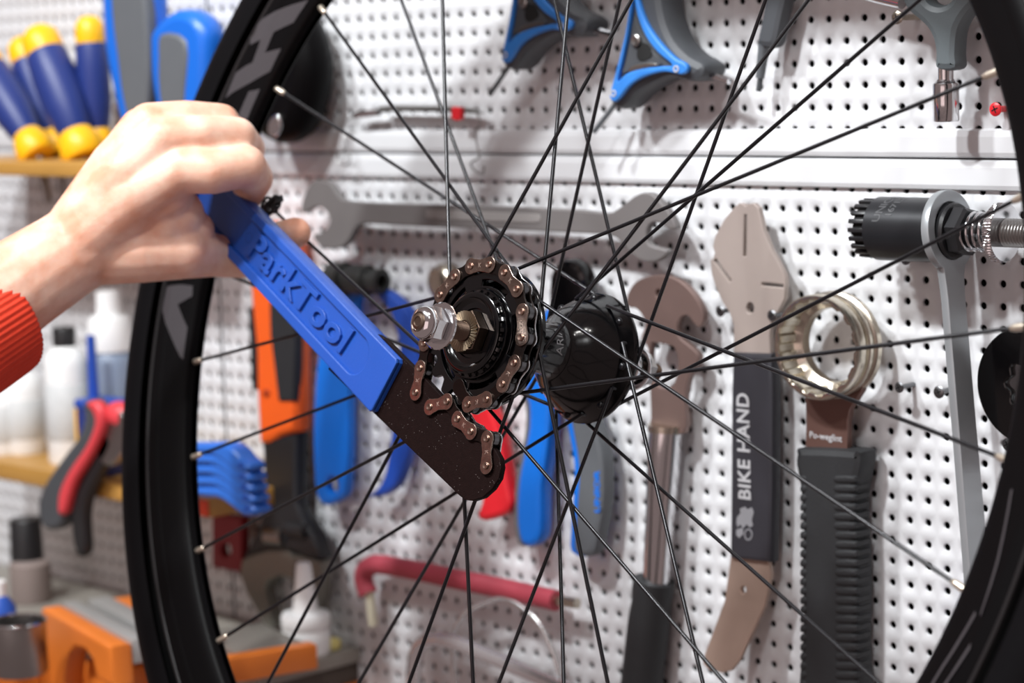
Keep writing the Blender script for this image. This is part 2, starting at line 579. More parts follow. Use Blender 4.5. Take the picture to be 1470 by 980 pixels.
# letters printed on the barrel
bt = text_mesh('ᴀRIᴀ'.replace('ᴀ', 'A'), 7 * MM, 0.0001)
for v in bt.vertices:
    a = math.radians(8) + v.co.x / (13.4 * MM)
    y = v.co.y - .002
    rr = 13.45 * MM
    v.co = (rr * math.cos(a), rr * math.sin(a), y)
link('hub_lettering', bt, M_GREYTXT, wheel, local=True)
# sprocket, 17 teeth
def gear(N, root, tip, depth, holes):
    pts = []
    for k in range(N):
        a0 = 2 * math.pi * (k + .5) / N
        for da, r in ((-.5, root), (-.36, root + .4), (-.18, tip - .6), (-.1, tip), (.1, tip), (.18, tip - .6), (.36, root + .4)):
            a = a0 + da * 2 * math.pi / N
            pts.append((r * MM * math.cos(a), r * MM * math.sin(a)))
    return slab('sprocket', [pts] + holes, depth * MM, .3 * MM)
def arc_slot(r0, r1, a0, a1, n=8):
    o = [(r1 * MM * math.cos(math.radians(a0 + (a1 - a0) * k / n)), r1 * MM * math.sin(math.radians(a0 + (a1 - a0) * k / n))) for k in range(n + 1)]
    i = [(r0 * MM * math.cos(math.radians(a1 - (a1 - a0) * k / n)), r0 * MM * math.sin(math.radians(a1 - (a1 - a0) * k / n))) for k in range(n + 1)]
    return o + i
slots = [arc_slot(24.3, 27.6, 72 * k + 15, 72 * k + 60) for k in range(5)]
cog_c = Matrix.Translation((0, 0, 41 * MM))
link('sprocket', xform(gear(17, 30.9, 36.4, 3.0, slots), cog_c @ Matrix.Rotation(math.radians(24), 4, 'Z')), M_GLOSS, wheel, 30, local=True)
link('sprocket_carrier', lathe('sprocket_carrier', mmp([(12, 39), (22.5, 39), (23, 40), (23, 44), (22.5, 45), (12, 45)]), 60), M_GLOSS, wheel, 35, local=True)
# lock ring with notches
def notch(r, z, a, j):
    return r - (1.5 if (r > 20.5 and (a * 24 / (2 * math.pi)) % 1 < 0.33) else 0)
lp = [(15, 42), (21.0, 42), (21.8, 42.7), (21.8, 45.6), (21.0, 46.4), (20.4, 46.8), (20.4, 47.8), (19.2, 48.4), (17.8, 48.2), (17.0, 47.0), (15, 46.0)]
link('lock_ring', lathe('lock_ring', mmp(lp), 144, wob=lambda r, z, a, j: (r - (1.6 if (r > 20.6 * MM and (a * 26 / (2 * math.pi)) % 1 < 0.4) else 0) * MM)), M_GLOSS, wheel, 35, local=True)
link('dust_cap', lathe('dust_cap', mmp([(6, 46.0), (9, 46.4), (9.4, 45.6), (12.2, 45.4), (12.6, 46.4), (15.4, 46.2), (16.4, 45.2), (17, 43)]), 60), M_GLOSS, wheel, 30, local=True)
# axle, lock nut, washer, track nut
axp, z = [], -88.0
while z < 81.5:
    axp += [(4.35, z), (4.75, z + .5)]; z += 1.0
M_AXLE = mat('oily_axle_steel', '6d5d52', 0.38, 1.0, noise=0.2, nscale=200)
link('axle', lathe('axle', mmp([(0, -88.5)] + axp + [(4.0, 82.4), (2.6, 82.8), (2.2, 82.3), (0, 82.2)]), 24), M_AXLE, wheel, 30, local=True)
def hexprism(r, z0, z1, ch=0.8, name='nut'):
    bm = bmesh.new()
    rings = []
    for (rr, z) in ((r - ch, z0), (r, z0 + ch), (r, z1 - ch), (r - ch, z1)):
        rings.append([bm.verts.new((rr * MM * math.cos(math.pi / 3 * k), rr * MM * math.sin(math.pi / 3 * k), z * MM)) for k in range(6)])
    for i in range(3):
        for k in range(6):
            bm.faces.new((rings[i][k], rings[i][(k + 1) % 6], rings[i + 1][(k + 1) % 6], rings[i + 1][k]))
    bm.faces.new(rings[0][::-1]); bm.faces.new(rings[3])
    return bm_mesh(name, bm)
ln = hexprism(11.2, 45.5, 52.2, .5)
link('lock_nut', ln, M_AXLE, wheel, 30, local=True)
def serr(r, z, a, j):
    return r
bm = bmesh.new()
NS = 32
rr0, rr1 = 5.6, 10.2
ri, ro = [], []
for k in range(NS * 2):
    a = math.pi * k / NS
    zz = 52.2 + (1.3 if k % 2 else 0.0)
    ri.append(bm.verts.new((rr0 * MM * math.cos(a), rr0 * MM * math.sin(a), (52.3 + (0.3 if k % 2 else 0)) * MM)))
    ro.append(bm.verts.new((rr1 * MM * math.cos(a), rr1 * MM * math.sin(a), zz * MM)))
for k in range(NS * 2):
    k2 = (k + 1) % (NS * 2)
    bm.faces.new((ri[k], ro[k], ro[k2], ri[k2]))
link('serrated_face', bm_mesh('serrated_face', bm), mat('serrated_steel', '9a8a76', .35, .9), wheel, 0, local=True)
link('washer', lathe('washer', mmp([(5, 67.0), (11.3, 67.0), (11.8, 67.6), (11.8, 68.6), (11.0, 69.6), (5, 69.8)]), 48), M_CHROME, wheel, 35, local=True)
nut = link('axle_nut', hexprism(9.2, 69.8, 77.5, 1.0), M_CHROME, wheel, 30, local=True)
link('nut_collar', lathe('nut_collar', mmp([(8.0, 76.5), (8.3, 78.0), (7.9, 80.0), (6.6, 81.6), (5.0, 82.2), (4.6, 81.5)]), 40), M_CHROME, nut, 50, local=True)
link('washer', lathe('washer', mmp([(5, -64), (9, -64), (9.4, -65), (9.4, -67), (9, -68), (5, -68)]), 40), M_CHROME, wheel, 35, local=True)
link('washer', lathe('washer', mmp([(5, -70.0), (11.6, -70.0), (12, -70.6), (12, -71.6), (11.4, -72.2), (5, -72.2)]), 40), M_CHROME, wheel, 35, local=True)
link('axle_nut', hexprism(9.2, -80, -72.2, .8), M_STEEL, wheel, 30, local=True)
link('lock_nut', lathe('lock_nut', mmp([(5, -58), (8.5, -58), (8.5, -63.6), (5, -63.6)]), 30), M_STEEL, wheel, 35, local=True)

# ------------------------------------------------------------------ chain whip (same orientation as the wheel, gripping the sprocket)
whip = thing('chain_whip', None, 'blue-handled chain whip whose chain wraps round the sprocket of the wheel', 'tool', mw=WM)
CT = 41.0                                          # chain centre plane along the axle
chain = [(-43.8, -23.2), (-40.6, -11.2), (-37.6, 1.2), (-33.2, 13.2), (-25.9, 24.3), (-15.3, 31.7), (-3.4, 35.1), (9.8, 33.3), (20.6, 27.3), (29.2, 17.5), (32.8, 5.5), (32.4, -7.2), (27.4, -19.1), (19.2, -28.3), (7.9, -34.2), (-5.2, -34.8), (-12.8, -24.8)]
short = [(-33.0, -32.2), (-20.4, -31.2), (-12.7, -41.1), (-3.0, -48.7), (8.5, -53.7), (8.0, -67.0)]
def fig8(p, q, r, waist):
    p, q = Vector(p), Vector(q)
    d = (q - p); L = d.length; d.normalize()
    nrm = Vector((-d.y, d.x))
    pts = []
    A = 118
    for k in range(13):
        a = math.radians(180 - A + 2 * A * k / 12)
        pts.append(p + d * (r * math.cos(a)) + nrm * (r * math.sin(a)))
    pts.append(p + d * (L / 2) - nrm * waist)
    for k in range(13):
        a = math.radians(-A + 2 * A * k / 12)
        pts.append(q + d * (r * math.cos(a)) + nrm * (r * math.sin(a)))
    pts.append(p + d * (L / 2) + nrm * waist)
    return [(v.x * MM, v.y * MM) for v in pts]
M_STAMP = mat('stamped_mark', 'b9a79c', .3, .8)
roller_me = lathe('roller', mmp([(1.8, -1.7), (3.85, -1.7), (3.85, 1.7), (1.8, 1.7)]), 20)
def links(pts, first_outer=True):
    outer = first_outer
    for i in range(len(pts) - 1):
        p, q = pts[i], pts[i + 1]
        z = 3.05 if outer else 2.15
        for s in (1, -1):
            me = slab('chain_plate', [fig8(p, q, 4.25, 3.0)], 0.95 * MM, 0.22 * MM)
            xform(me, Matrix.Translation((0, 0, (CT + s * z) * MM)))
            pl = link('chain_plate', me, (M_BRASS if s > 0 else M_CHROME) if outer else M_BLACKCH, whip, 30, local=True)
            if outer and s > 0:
                km = text_mesh('K', 3.2 * MM, .05 * MM, .04 * MM)
                ang_ = math.atan2(q[1] - p[1], q[0] - p[0])
                link('stamp', xform(km, Matrix.Translation(((p[0] + q[0]) / 2 * MM, (p[1] + q[1]) / 2 * MM, (CT + z + .5) * MM)) @ Matrix.Rotation(ang_, 4, 'Z')), M_STAMP, pl, local=True)
                for w in (p, q):
                    pin = lathe('pin', mmp([(0, -7.6), (1.75, -7.6), (1.75, 0.55), (1.45, 0.85), (0.8, 0.7), (0, 0.35)]), 16, Matrix.Translation((w[0] * MM, w[1] * MM, (CT + 3.55) * MM)))
                    link('pin', pin, M_PIN, pl, 40, local=True)
        outer = not outer
    for w in pts:
        o = link('roller', roller_me, M_ROLLER, whip, 40, local=True)
        o.location = (w[0] * MM, w[1] * MM, CT * MM)
M_BLACKCH = mat('dark_inner_link', '2a2422', 0.32, 0.9)
links(chain)
links(short)
# blade
M_BLADE = mat('dark_brown_blade', '160c0b', 0.55, 0.0, spec=0.06, noise=0.35, nscale=500, bump=0.3, bscale=1500)
blade = [(-96, 24), (-70, 9.5), (-52.6, -5.0), (-43.5, -12.2), (-22.6, -30.3), (-6, -44.5), (6, -54.5), (12.6, -59.6), (15.8, -64.0), (16.6, -68.5), (15.0, -73.8), (10.4, -78.4), (3.8, -81.8), (-3.6, -82.6), (-8.6, -81.6), (-12.6, -79.2), (-75.3, -30.7), (-115, 0)]
me = slab('blade', [[(x * MM, y * MM) for x, y in blade]], 3.4 * MM, 0.35 * MM)
link('blade', xform(me, Matrix.Translation((0, 0, CT * MM))), M_BLADE, whip, 30, local=True)
nt = M_BLADE.node_tree
vo = nt.nodes.new('ShaderNodeTexVoronoi'); vo.inputs['Scale'].default_value = 700
tcb = nt.nodes.new('ShaderNodeTexCoord')
nt.links.new(tcb.outputs['Object'], vo.inputs['Vector'])
th1 = nt.nodes.new('ShaderNodeMath'); th1.operation = 'LESS_THAN'; th1.inputs[1].default_value = 0.10
nt.links.new(vo.outputs['Distance'], th1.inputs[0])
nz = nt.nodes.new('ShaderNodeTexNoise'); nz.inputs['Scale'].default_value = 130
nt.links.new(tcb.outputs['Object'], nz.inputs['Vector'])
th2 = nt.nodes.new('ShaderNodeMath'); th2.operation = 'GREATER_THAN'; th2.inputs[1].default_value = 0.52
nt.links.new(nz.outputs['Fac'], th2.inputs[0])
mul = nt.nodes.new('ShaderNodeMath'); mul.operation = 'MULTIPLY'
nt.links.new(th1.outputs[0], mul.inputs[0]); nt.links.new(th2.outputs[0], mul.inputs[1])
mxs = nt.nodes.new('ShaderNodeMix'); mxs.data_type = 'RGBA'
bsdf_ = nt.nodes['Principled BSDF']
old = bsdf_.inputs['Base Color'].links[0].from_socket
nt.links.new(mul.outputs[0], mxs.inputs['Factor'])
nt.links.new(old, mxs.inputs['A'])
mxs.inputs['B'].default_value = (.22, .19, .18, 1)
nt.links.new(mxs.outputs['Result'], bsdf_.inputs['Base Color'])
# vinyl handle: a tapering grip with a long recessed panel and raised letters
HF = 47.0                                          # front face along the axle
ax = Vector((-138.4, 117.6)).normalized()          # along the handle away from the sprocket
pe = Vector((ax.y, -ax.x))                         # across it
if pe.y < 0: pe = -pe
h0 = Vector((-54.6, -5.2))                         # upper front corner at the blade end
def hp(u, v):                                      # u along, v down across the front face
    q = h0 + ax * u - pe * v
    return (q.x * MM, q.y * MM)
W0 = 31.5
LH = 226.0
outline = [hp(1.5, 0), hp(LH, 0.0), hp(LH + 4, 4), hp(LH + 4, W0 - 4), hp(LH, W0), hp(1.5, W0 + .5), hp(0, W0 - 1), hp(0, 1.5)]
RU0, RU1, RV0, RV1 = 20.5, 216, 5.0, 25.6
rec = [hp(RU0 + 9.8 - 9.8 * math.cos(a), (RV0 + RV1) / 2 - 10.2 * math.sin(a)) for a in np.linspace(-math.pi / 2, math.pi / 2, 12)]
rec = rec + [hp(RU1 - 9.8 + 9.8 * math.cos(a), (RV0 + RV1) / 2 + 10.2 * math.sin(a)) for a in np.linspace(-math.pi / 2, math.pi / 2, 12)]
TH = 10.5
front = slab('handle', [outline, rec], 2.4 * MM, 0.9 * MM)
xform(front, Matrix.Translation((0, 0, (HF - 1.2) * MM)))
body = slab('handle', [outline], (TH - 2.2) * MM, 1.0 * MM)
xform(body, Matrix.Translation((0, 0, (HF - 2.3 - (TH - 2.2) / 2 + .2) * MM)))
handle = link('handle', join('handle', [front, body]), M_BLUEH, whip, 40, local=True)
lt = text_mesh('ParkTool', 17.5 * MM, 1.0 * MM, 0.2 * MM, spacing=1.05, shear=0.1, bevel=.28 * MM)
cu = Vector(hp(97, 15.2))
xv, yv = -ax, pe
mt = Matrix(((xv.x, yv.x, 0, cu.x), (xv.y, yv.y, 0, cu.y), (0, 0, 1, (HF - 1.6) * MM), (0, 0, 0, 1)))
link('raised_lettering', xform(lt, mt @ Matrix.Diagonal((1.62, 1.18, 1, 1))), M_BLUEH, handle, 30, local=True)
hc = hp(156, 14.6)
link('hang_hole', lathe('hang_hole', mmp([(0, .1), (2.6, .1), (2.9, .3), (3.2, .1)]), 20, Matrix.Translation((hc[0], hc[1], (HF - 2.35) * MM))), M_DARK, handle, 40, local=True)

# ------------------------------------------------------------------ tools hanging on the wall
def board_base(px, py, h):
    p = pix(px, py, h)
    return p

def rod_px(name, a, b, ha, hb, r, seg=12):
    return tube(name, [pix(*a, ha), pix(*b, hb)], r * MM, seg)

def screw(px, py, label, h=13.0, r=3.3, m=None, tilt=(0, 0)):
    """cross-head screw standing out of a hole of the wall"""
    m = m or M_SCREW
    tip = pix(px, py, h)
    d = Vector((tilt[0], -1, tilt[1])).normalized()
    head = lathe('head', mmp([(0, 0.25), (r * .75, 0.2), (r, -0.5), (r * .95, -1.1), (r * .5, -2.4), (0, -2.4)]), 20)
    bars = []
    t = thing('screw', (tip.x, -0.0005, tip.z), label, 'screw', 'screws in the perforated wall')
    FM = frame_z(tip, d)
    link('head', xform(head, FM), m, t, 40)
    link('shank', tube('shank', [tip - d * 2.0 * MM, tip - d * (h + 3) * MM], r * .45 * MM, 10), m, t, 60)
    cr = join('cross_recess', [box('c', r * 1.1 * MM, .7 * MM, .3 * MM), box('c', .7 * MM, r * 1.1 * MM, .3 * MM)])
    link('cross_recess', xform(cr, FM @ Matrix.Rotation(.4, 4, 'Z') @ Matrix.Translation((0, 0, .22 * MM))), M_DARK, t)
    return t

# --- large double open-ended spanner
t = thing('open_end_spanner', pix(700, 330, 6), 'long flat grey double open-ended spanner lying level under the white rail', 'spanner')
out = [(448, 261), (462, 259), (474, 264), (487, 282), (500, 288.5), (560, 292), (660, 294.5), (758, 298), (830, 301.5), (872, 306), (890, 297), (909, 282.6), (923.7, 276.4), (937, 279), (949, 291), (962, 308), (970, 327), (958, 328), (948, 321), (938, 319), (930, 325), (927, 338), (931, 350), (942, 355), (958.6, 360), (950, 371), (935, 376), (918, 373), (905, 363), (891, 347), (876, 338), (840, 335), (720, 329.5), (614, 325.5), (540, 322), (518, 322), (508, 331), (500, 346), (487, 356), (467, 357), (454, 348), (449, 337), (459, 334), (468, 328), (473, 318), (470, 306), (460, 297), (450, 298), (437, 306), (432, 301), (436, 281)]
groove = [(612, 304), (619, 301), (720, 305), (768, 307), (775, 312), (770, 319), (720, 318), (620, 313.5), (612, 310)]
link('body', plate('body', out, 22, 5.5, 0.9, smooth_n=3), mat('grey_spanner_steel', '7a7675', 0.45, 0.3, noise=0.1, nscale=30), t, 35)
link('recessed_panel', plate('recessed_panel', groove, 22.5, 0.8, 0.35, smooth_n=3), mat('pale_panel_steel', '9a9694', .4, .3), t, 35)

# --- rotor-truing lever with black sleeve
t = thing('truing_fork_tool', pix(1060, 960, 6), 'flat slotted grey steel head on a black sleeve lettered BIKE HAND', 'tool')
head = [(1054, 297), (1061.4, 291.4), (1067, 292.5), (1070, 296), (1074, 292.5), (1081.4, 291.4), (1088.6, 298.6), (1095.7, 331), (1105.7, 357), (1119, 381), (1125.7, 394), (1127, 407), (1125.7, 428.6), (1118.6, 443), (1107, 463), (1104.5, 480), (1106, 520), (1053, 520), (1053, 466), (1047, 448.6), (1036, 432), (1027, 411), (1021.4, 394), (1019.4, 373), (1023, 371.5), (1025.7, 363), (1023, 353), (1026, 339), (1040, 314)]
sl1 = [(1068, 308), (1072, 308), (1071, 368), (1066.5, 368)]
sl2 = [(1024, 374), (1028, 371), (1050, 402), (1047, 405)]
sl3 = [(1093, 405), (1124, 408), (1124, 413), (1093, 410)]
hole = ell(1076.6, 442, 5.5, 8)
link('head', plate('head', head, 16, 4.0, 0.5, holes=[sl1, sl2, sl3, hole]), mat('grey_brown_steel', 'aa9d96', 0.42, 0.25, noise=0.08, nscale=40), t, 30)
sleeve = [(1051, 506), (1107, 508), (1109, 560), (1108.5, 700), (1106, 808), (1047, 801), (1048, 700), (1049, 560)]
slv = link('sleeve', plate('sleeve', sleeve, 19, 9, 2.4), mat('black_sleeve', '2c2b31', 0.55, 0, noise=0.08, nscale=80), t, 35)
tail = [(1049, 796), (1040, 862), (1025, 936), (1026, 948), (1036, 956), (1054, 960), (1066, 957), (1074, 944), (1097, 870), (1106, 826), (1102, 800)]
tl = plate('tail', tail, 16, 3.6, 0.6, holes=[ell(1067, 847, 3.6, 5.5)], smooth_n=0)
zb = pix(1065, 866, 16).z
for v in tl.vertices:                             # the tail is kinked away from the wall below a crease
    if v.co.z < zb:
        v.co.y -= (zb - v.co.z) * 0.28
link('tail', tl, mat('tail_steel', 'b0988a', 0.32, 0.55, noise=0.12, nscale=50), t, 25)
tm = text_mesh('BIKE HAND', 12.8 * MM, 0.12 * MM, 0.25 * MM, spacing=1.06)
c = pix(1068.5, 641, 19.1)
bp0, bp1 = pix(1070, 717, 19), pix(1067, 565, 19)
L = (bp1 - bp0).length
w = max(v.co.x for v in tm.vertices) - min(v.co.x for v in tm.vertices)
dv = (bp1 - bp0).normalized()
sc = L / w
mt = Matrix(((dv.x * sc, -dv.z * 0.98, 0, c.x), (dv.y, 0, -1, c.y), (dv.z * sc, dv.x * 0.98, 0, c.z), (0, 0, 0, 1)))
link('lettering', xform(tm, mt), M_GREYTXT, slv)
# small printed rider emblem below the letters
em = [plate('e', [(1058, 742), (1063, 736), (1062, 730), (1069, 727), (1073, 731), (1079, 728), (1082, 735), (1079, 746), (1081, 754), (1076, 757), (1072, 752), (1067, 758), (1062, 752), (1059, 757), (1057, 750)], 19.2, .4, 0),
      plate('e', ell(1074, 767, 6, 8.5), 19.2, .4, 0, holes=[ell(1074, 767, 4.4, 6.6)]), plate('e', [(1057, 760), (1066, 757), (1067, 766), (1061, 772), (1057, 768)], 19.2, .4, 0)]
link('rider_emblem', join('rider_emblem', em), mat('dim_grey_print', '8c8c90', .5), slv)

# --- external bottom bracket wrench
t = thing('bottom_bracket_wrench', pix(1186, 980, 8), 'notched nickel ring wrench with a ribbed black rubber grip', 'wrench')
RC = pix(1201, 494, 14)
RMx = Matrix.Translation((RC.x, 0, RC.z)) @ Matrix(((1, 0, 0, 0), (0, 0, -1, 0), (0, 1, 0, 0), (0, 0, 0, 1)))
rp = [(20.2, 12.0), (28.6, 12.0), (29.4, 12.8), (29.4, 16.2), (28.4, 17.0), (27.6, 17.4), (27.6, 19.0), (28.8, 19.6), (29.2, 20.6), (29.2, 22.6), (28.6, 23.4), (27.2, 23.8), (27.2, 25.4), (28.6, 26.0), (28.9, 27.0), (28.9, 31.6), (28.2, 32.6), (26.6, 32.8), (25.0, 32.4), (24.4, 31.0), (23.6, 20.0), (22.0, 18.6), (20.4, 17.6)]
def notchy(r, z, a, j):
    if 18 <= j <= 20 and (a * 16 / (2 * math.pi)) % 1 < 0.42:
        return r + 1.3 * MM
    return r
link('ring', lathe('ring', mmp(rp), 128, RMx, closed=True, wob=notchy), M_NICKEL, t, 35)
neck = [(1148, 540), (1156, 575), (1157, 606), (1156, 648), (1216, 652), (1216, 606), (1219, 588), (1236, 562), (1245, 530), (1238, 545), (1215, 558), (1190, 560), (1165, 552)]
link('neck', plate('neck', neck, 17, 5, 0.5), mat('reddish_steel', '745850', 0.34, 0.5, noise=0.12, nscale=30), t, 30)
nt_ = text_mesh('Po-weglint', 5.2 * MM, .1 * MM, .05 * MM)
c = pix(1185, 627, 17.15)
link('etched_lettering', xform(nt_, Matrix(((1, 0, 0, c.x), (0, 0, -1, c.y), (-.02, 1, 0, c.z), (0, 0, 0, 1)))), M_GREYTXT, t)
grip = [(1147, 643), (1141, 652), (1140, 668), (1146, 700), (1150, 760), (1148, 820), (1150, 870), (1148, 930), (1143, 990), (1141, 1040), (1165, 1060), (1215, 1062), (1238, 1040), (1233, 990), (1229, 936), (1230, 860), (1229, 800), (1226, 750), (1227, 705), (1234, 672), (1235, 655), (1229, 647)]
gp = link('grip', plate('grip', grip, 22, 17, 4.0, smooth_n=3), M_RUBBER, t, 35)
for k in range(27):
    y = 688 + k * 13.4
    xr = 1222 if y < 760 else 1224
    link('grip_rib', plate('grip_rib', [(xr - 23, y - 6.0), (xr + 3, y - 5.6), (xr + 5.5, y), (xr + 3, y + 5.6), (xr - 23, y + 5.2), (xr - 27, y - .5)], 23.0, 14, 1.6, smooth_n=2), M_RUBBER, gp, 40)
    link('grip_rib', plate('grip_rib', [(1149, y - 5.4), (1155, y - 5.8), (1158, y), (1155, y + 5), (1149, y + 5.4), (1147, y)], 22.6, 14, 1.4, smooth_n=2), M_RUBBER, gp, 40)

# --- hook spanner with chrome shaft
t = thing('hook_spanner', pix(930, 980, 8), 'brownish steel hook spanner with chrome shaft and black grip, beside the hub', 'spanner')
hk = [(899.6, 431), (903, 417), (912, 405), (929, 397), (952, 394.7), (976, 403), (996, 423), (1009, 447), (1009, 462), (1003, 470), (995, 463), (987, 453), (977, 456), (971.4, 468), (974, 483), (988, 495), (1000, 506), (1002, 517), (989, 541), (982, 576), (981, 622), (932, 622), (934, 600), (933, 563), (931, 520), (929, 498), (920, 486), (926, 465), (920, 450), (911, 442), (903, 441)]
key = [(934, 496), (940, 492), (962, 496), (970, 503), (973, 523), (968, 549), (955, 557), (942, 552), (933, 533)]
link('hook', plate('hook', hk, 16, 5, 0.7, holes=[key, ell(945, 421, 4, 6)], smooth_n=3), mat('brown_steel', '85706a', 0.36, 0.55, noise=0.15, nscale=30, rnoise=.1), t, 35)
link('shaft', xform(tube('shaft', [pix(957, 612, 13), pix(954, 650, 14), pix(948, 740, 14), pix(942, 838, 14)], [10.4 * MM, 10.2 * MM, 8.8 * MM, 8.2 * MM], 24), Matrix.Identity(4)), M_CHROME, t, 60)
link('collar', tube('collar', [pix(957, 609, 14), pix(957, 618, 14)], 11.4 * MM, 24), M_NICKEL, t, 40)
gr = []
for k in range(14):
    a = k / 13
    gr.append(pix(939 - a * 26, 832 + a * 220, 14))
link('grip', tube('grip', gr, [12.6 * MM] * 2 + [11.9 * MM, 12.6 * MM] + [12.8 * MM] * 10, 28), M_RUBBER, t, 40)

# --- bottom bracket cup tool in a silver ring spanner, axis level along the wall
HX = 26.0
A0 = pix(1245, 327, HX)
def xm(px):                                        # x of a pixel along the tool axis
    return pix(px, 327 + (px - 1245) * 0.03, HX).x
TZ = A0.z
TM = Matrix(((0, 0, 1, 0), (0, 1, 0, -HX * MM), (-1, 0, 0, TZ), (0, 0, 0, 1)))   # local z -> world x
def along(name, prof, seg=64, **k):
    return lathe(name, [(r * MM, x) for r, x in prof], seg, TM, **k)
t = thing('splined_cup_tool', Vector((xm(1300), -HX * MM, TZ - 16.5 * MM)), 'black splined cup tool with spring bolt lying level in the silver ring spanner', 'tool')
x0, x1, x2 = xm(1243), xm(1262), xm(1349)
cup = link('cup', along('cup', [(13, x1 - .002), (15.2, x1), (16.8, x1 + .0012), (16.8, x2), (9, x2)], 72), mat('satin_black_cup', '26272a', 0.34, 0.35, noise=0.1, nscale=60), t, 40)
link('core', along('core', [(0, x0 + .001), (13.2, x0 + .001), (13.4, x1 + .001)], 48), M_DARK, t, 40)
spl = box('spline_tooth', x1 - x0 + .001, 2.3 * MM, 2.2 * MM, .3 * MM)
for k in range(20):
    a = 2 * math.pi * k / 20
    o = link('spline_tooth', spl, M_BLACKP, t, 30)
    o.matrix_parent_inverse = world_of(t).inverted()
    o.matrix_basis = Matrix.Translation(((x0 + x1) / 2, -HX * MM, TZ)) @ Matrix.Rotation(a, 4, 'X') @ Matrix.Translation((0, 0, 14.6 * MM))
link('hex_flange', along('hex_flange', [(0, xm(1365)), (14.2, xm(1365)), (14.8, xm(1370)), (14.0, xm(1374)), (0, xm(1374))], 60), M_BLACKP, t, 40)
hx = hexprism(13.2, 0, 1000 * (xm(1394) - xm(1372)), 1.6, 'hex_nut')
link('hex_nut', xform(hx, TM @ Matrix.Translation((0, 0, xm(1372))) @ Matrix.Rotation(.3, 4, 'Z')), mat('blackened_hex', '3a3a3c', 0.35, 0.7), t, 25)
link('bolt', along('bolt', [(0, xm(1390)), (7.0, xm(1390)), (7.0, xm(1436)), (0, xm(1436))], 32), M_BLACKP, t, 40)
sp = []
for k in range(5 * 20 + 1):
    a = 2 * math.pi * k / 20
    x = xm(1388) + (xm(1434) - xm(1388)) * k / 100
    sp.append(Vector((x, -HX * MM + 9.6 * MM * math.cos(a), TZ + 9.6 * MM * math.sin(a))))
link('spring', tube('spring', sp, 0.95 * MM, 8), M_CHROME, t, 60)
def knurl(r, z, a, j):
    return r - (.5 * MM if (j in (2, 3) and (a * 60 / (2 * math.pi)) % 1 < .5) else 0)
link('knurled_disc', along('knurled_disc', [(0, xm(1432)), (14.0, xm(1432)), (15.2, xm(1433)), (15.2, xm(1442)), (14.4, xm(1444)), (0, xm(1444))], 240, wob=knurl), M_CHROME, t, 35)
th_ = [(0, xm(1444))]
x = xm(1444)
while x < xm(1500):
    th_ += [(6.6, x), (7.4, x + .7 * MM), (6.6, x + 1.4 * MM)]; x += 1.8 * MM
link('threaded_end', along('threaded_end', th_ + [(0, x)], 28), M_STEEL, t, 40)
for body, rel, sz in (('UNIOR', 0.0, 7.0), ('1671.2', 1.0, 6.0)):
    tmesh = text_mesh(body, sz * MM, .05 * MM, .1 * MM, spacing=.95)
    for v in tmesh.vertices:
        a = math.radians(52 - rel * 0) + v.co.x / (17.0 * MM)
        xx = xm(1287) + rel * 6.5 * MM - v.co.y * 0.9 + v.co.x * .18
        v.co = (xx, -HX * MM - 16.95 * MM * math.cos(a), TZ + 16.95 * MM * math.sin(a))
    link('printed_lettering', tmesh, mat('faint_print', '6f7072', 0.5), cup)

# the silver ring spanner stands edge-on to the wall round that cup
t = thing('ring_spanner', Vector((xm(1360), -HX * MM, pix(1400, 830, HX).z)), 'long flat silver ring spanner carrying the black splined cup tool', 'spanner')
ro = [(21.0 * math.cos(a), 21.0 * math.sin(a)) for a in np.linspace(math.radians(-62), math.radians(242), 40)]
drop = (TZ - pix(1400, 900, HX).z) / MM
ro = ro + [(-9.2, -24), (-8.4, -34), (-8.6, -drop * .5), (-9.5, -drop), (8.5, -drop), (7.6, -drop * .5), (7.4, -34), (8.0, -24)]
me = slab('body', [[(x * MM, y * MM) for x, y in ro], [(15.0 * MM * math.cos(a), 15.0 * MM * math.sin(a)) for a in np.linspace(0, 2 * math.pi, 36)[:-1]]], 4.6 * MM, .45 * MM)
lean = (xm(1410) - xm(1362)) * 0.0
link('body', xform(me, Matrix.Translation((xm(1361), -HX * MM, TZ)) @ Matrix.Rotation(-0.09, 4, 'Y') @ Matrix(((0, 0, 1, 0), (1, 0, 0, 0), (0, 1, 0, 0), (0, 0, 0, 1)))), mat('silver_spanner', 'a4a8ab', .36, .5, noise=.06, nscale=40), t, 35)

# --- Y socket wrench
t = thing('y_socket_wrench', pix(1355, 170, 10), 'grey three-armed socket wrench with a chrome socket pointing down', 'wrench')
yo = [(1292, -6), (1300, 14), (1313, 26), (1328, 40), (1337, 57), (1340.5, 77), (1342, 99), (1369.5, 99), (1370.5, 77), (1372, 53), (1377, 35), (1390, 16), (1403, 6), (1420, -6), (1424, -26), (1408, -40), (1380, -36), (1345, -40), (1310, -36), (1294, -24)]
link('body', plate('body', yo, 26, 13, 3.6, holes=[ell(1346, -12, 21, 20)], smooth_n=4), mat('slate_grey_plastic', '5b6366', 0.5, 0, bump=.15, bscale=900), t, 40)
SX = pix(1357.5, 100, 19.5)
SM = Matrix.Translation(SX) @ Matrix.Rotation(math.pi, 4, 'X')
link('collar', lathe('collar', mmp([(0, -4), (4.1, -4), (4.1, 5.2), (5.4, 6.0), (0, 6.0)]), 32, SM), M_CHROME, t, 40)
link('socket', lathe('socket', mmp([(0, 5), (4.6, 5), (5.0, 6.2), (6.5, 7.0), (6.8, 7.8), (6.8, 26.0), (6.3, 26.6), (4.4, 26.6), (4.4, 22)]), 40, SM), M_CHROME, t, 40)
link('side_arm', tube('side_arm', [pix(1296, 2, 19.5), pix(1262, -6, 19.5), pix(1240, -12, 19.5)], 4.2 * MM, 20), M_CHROME, t, 60)

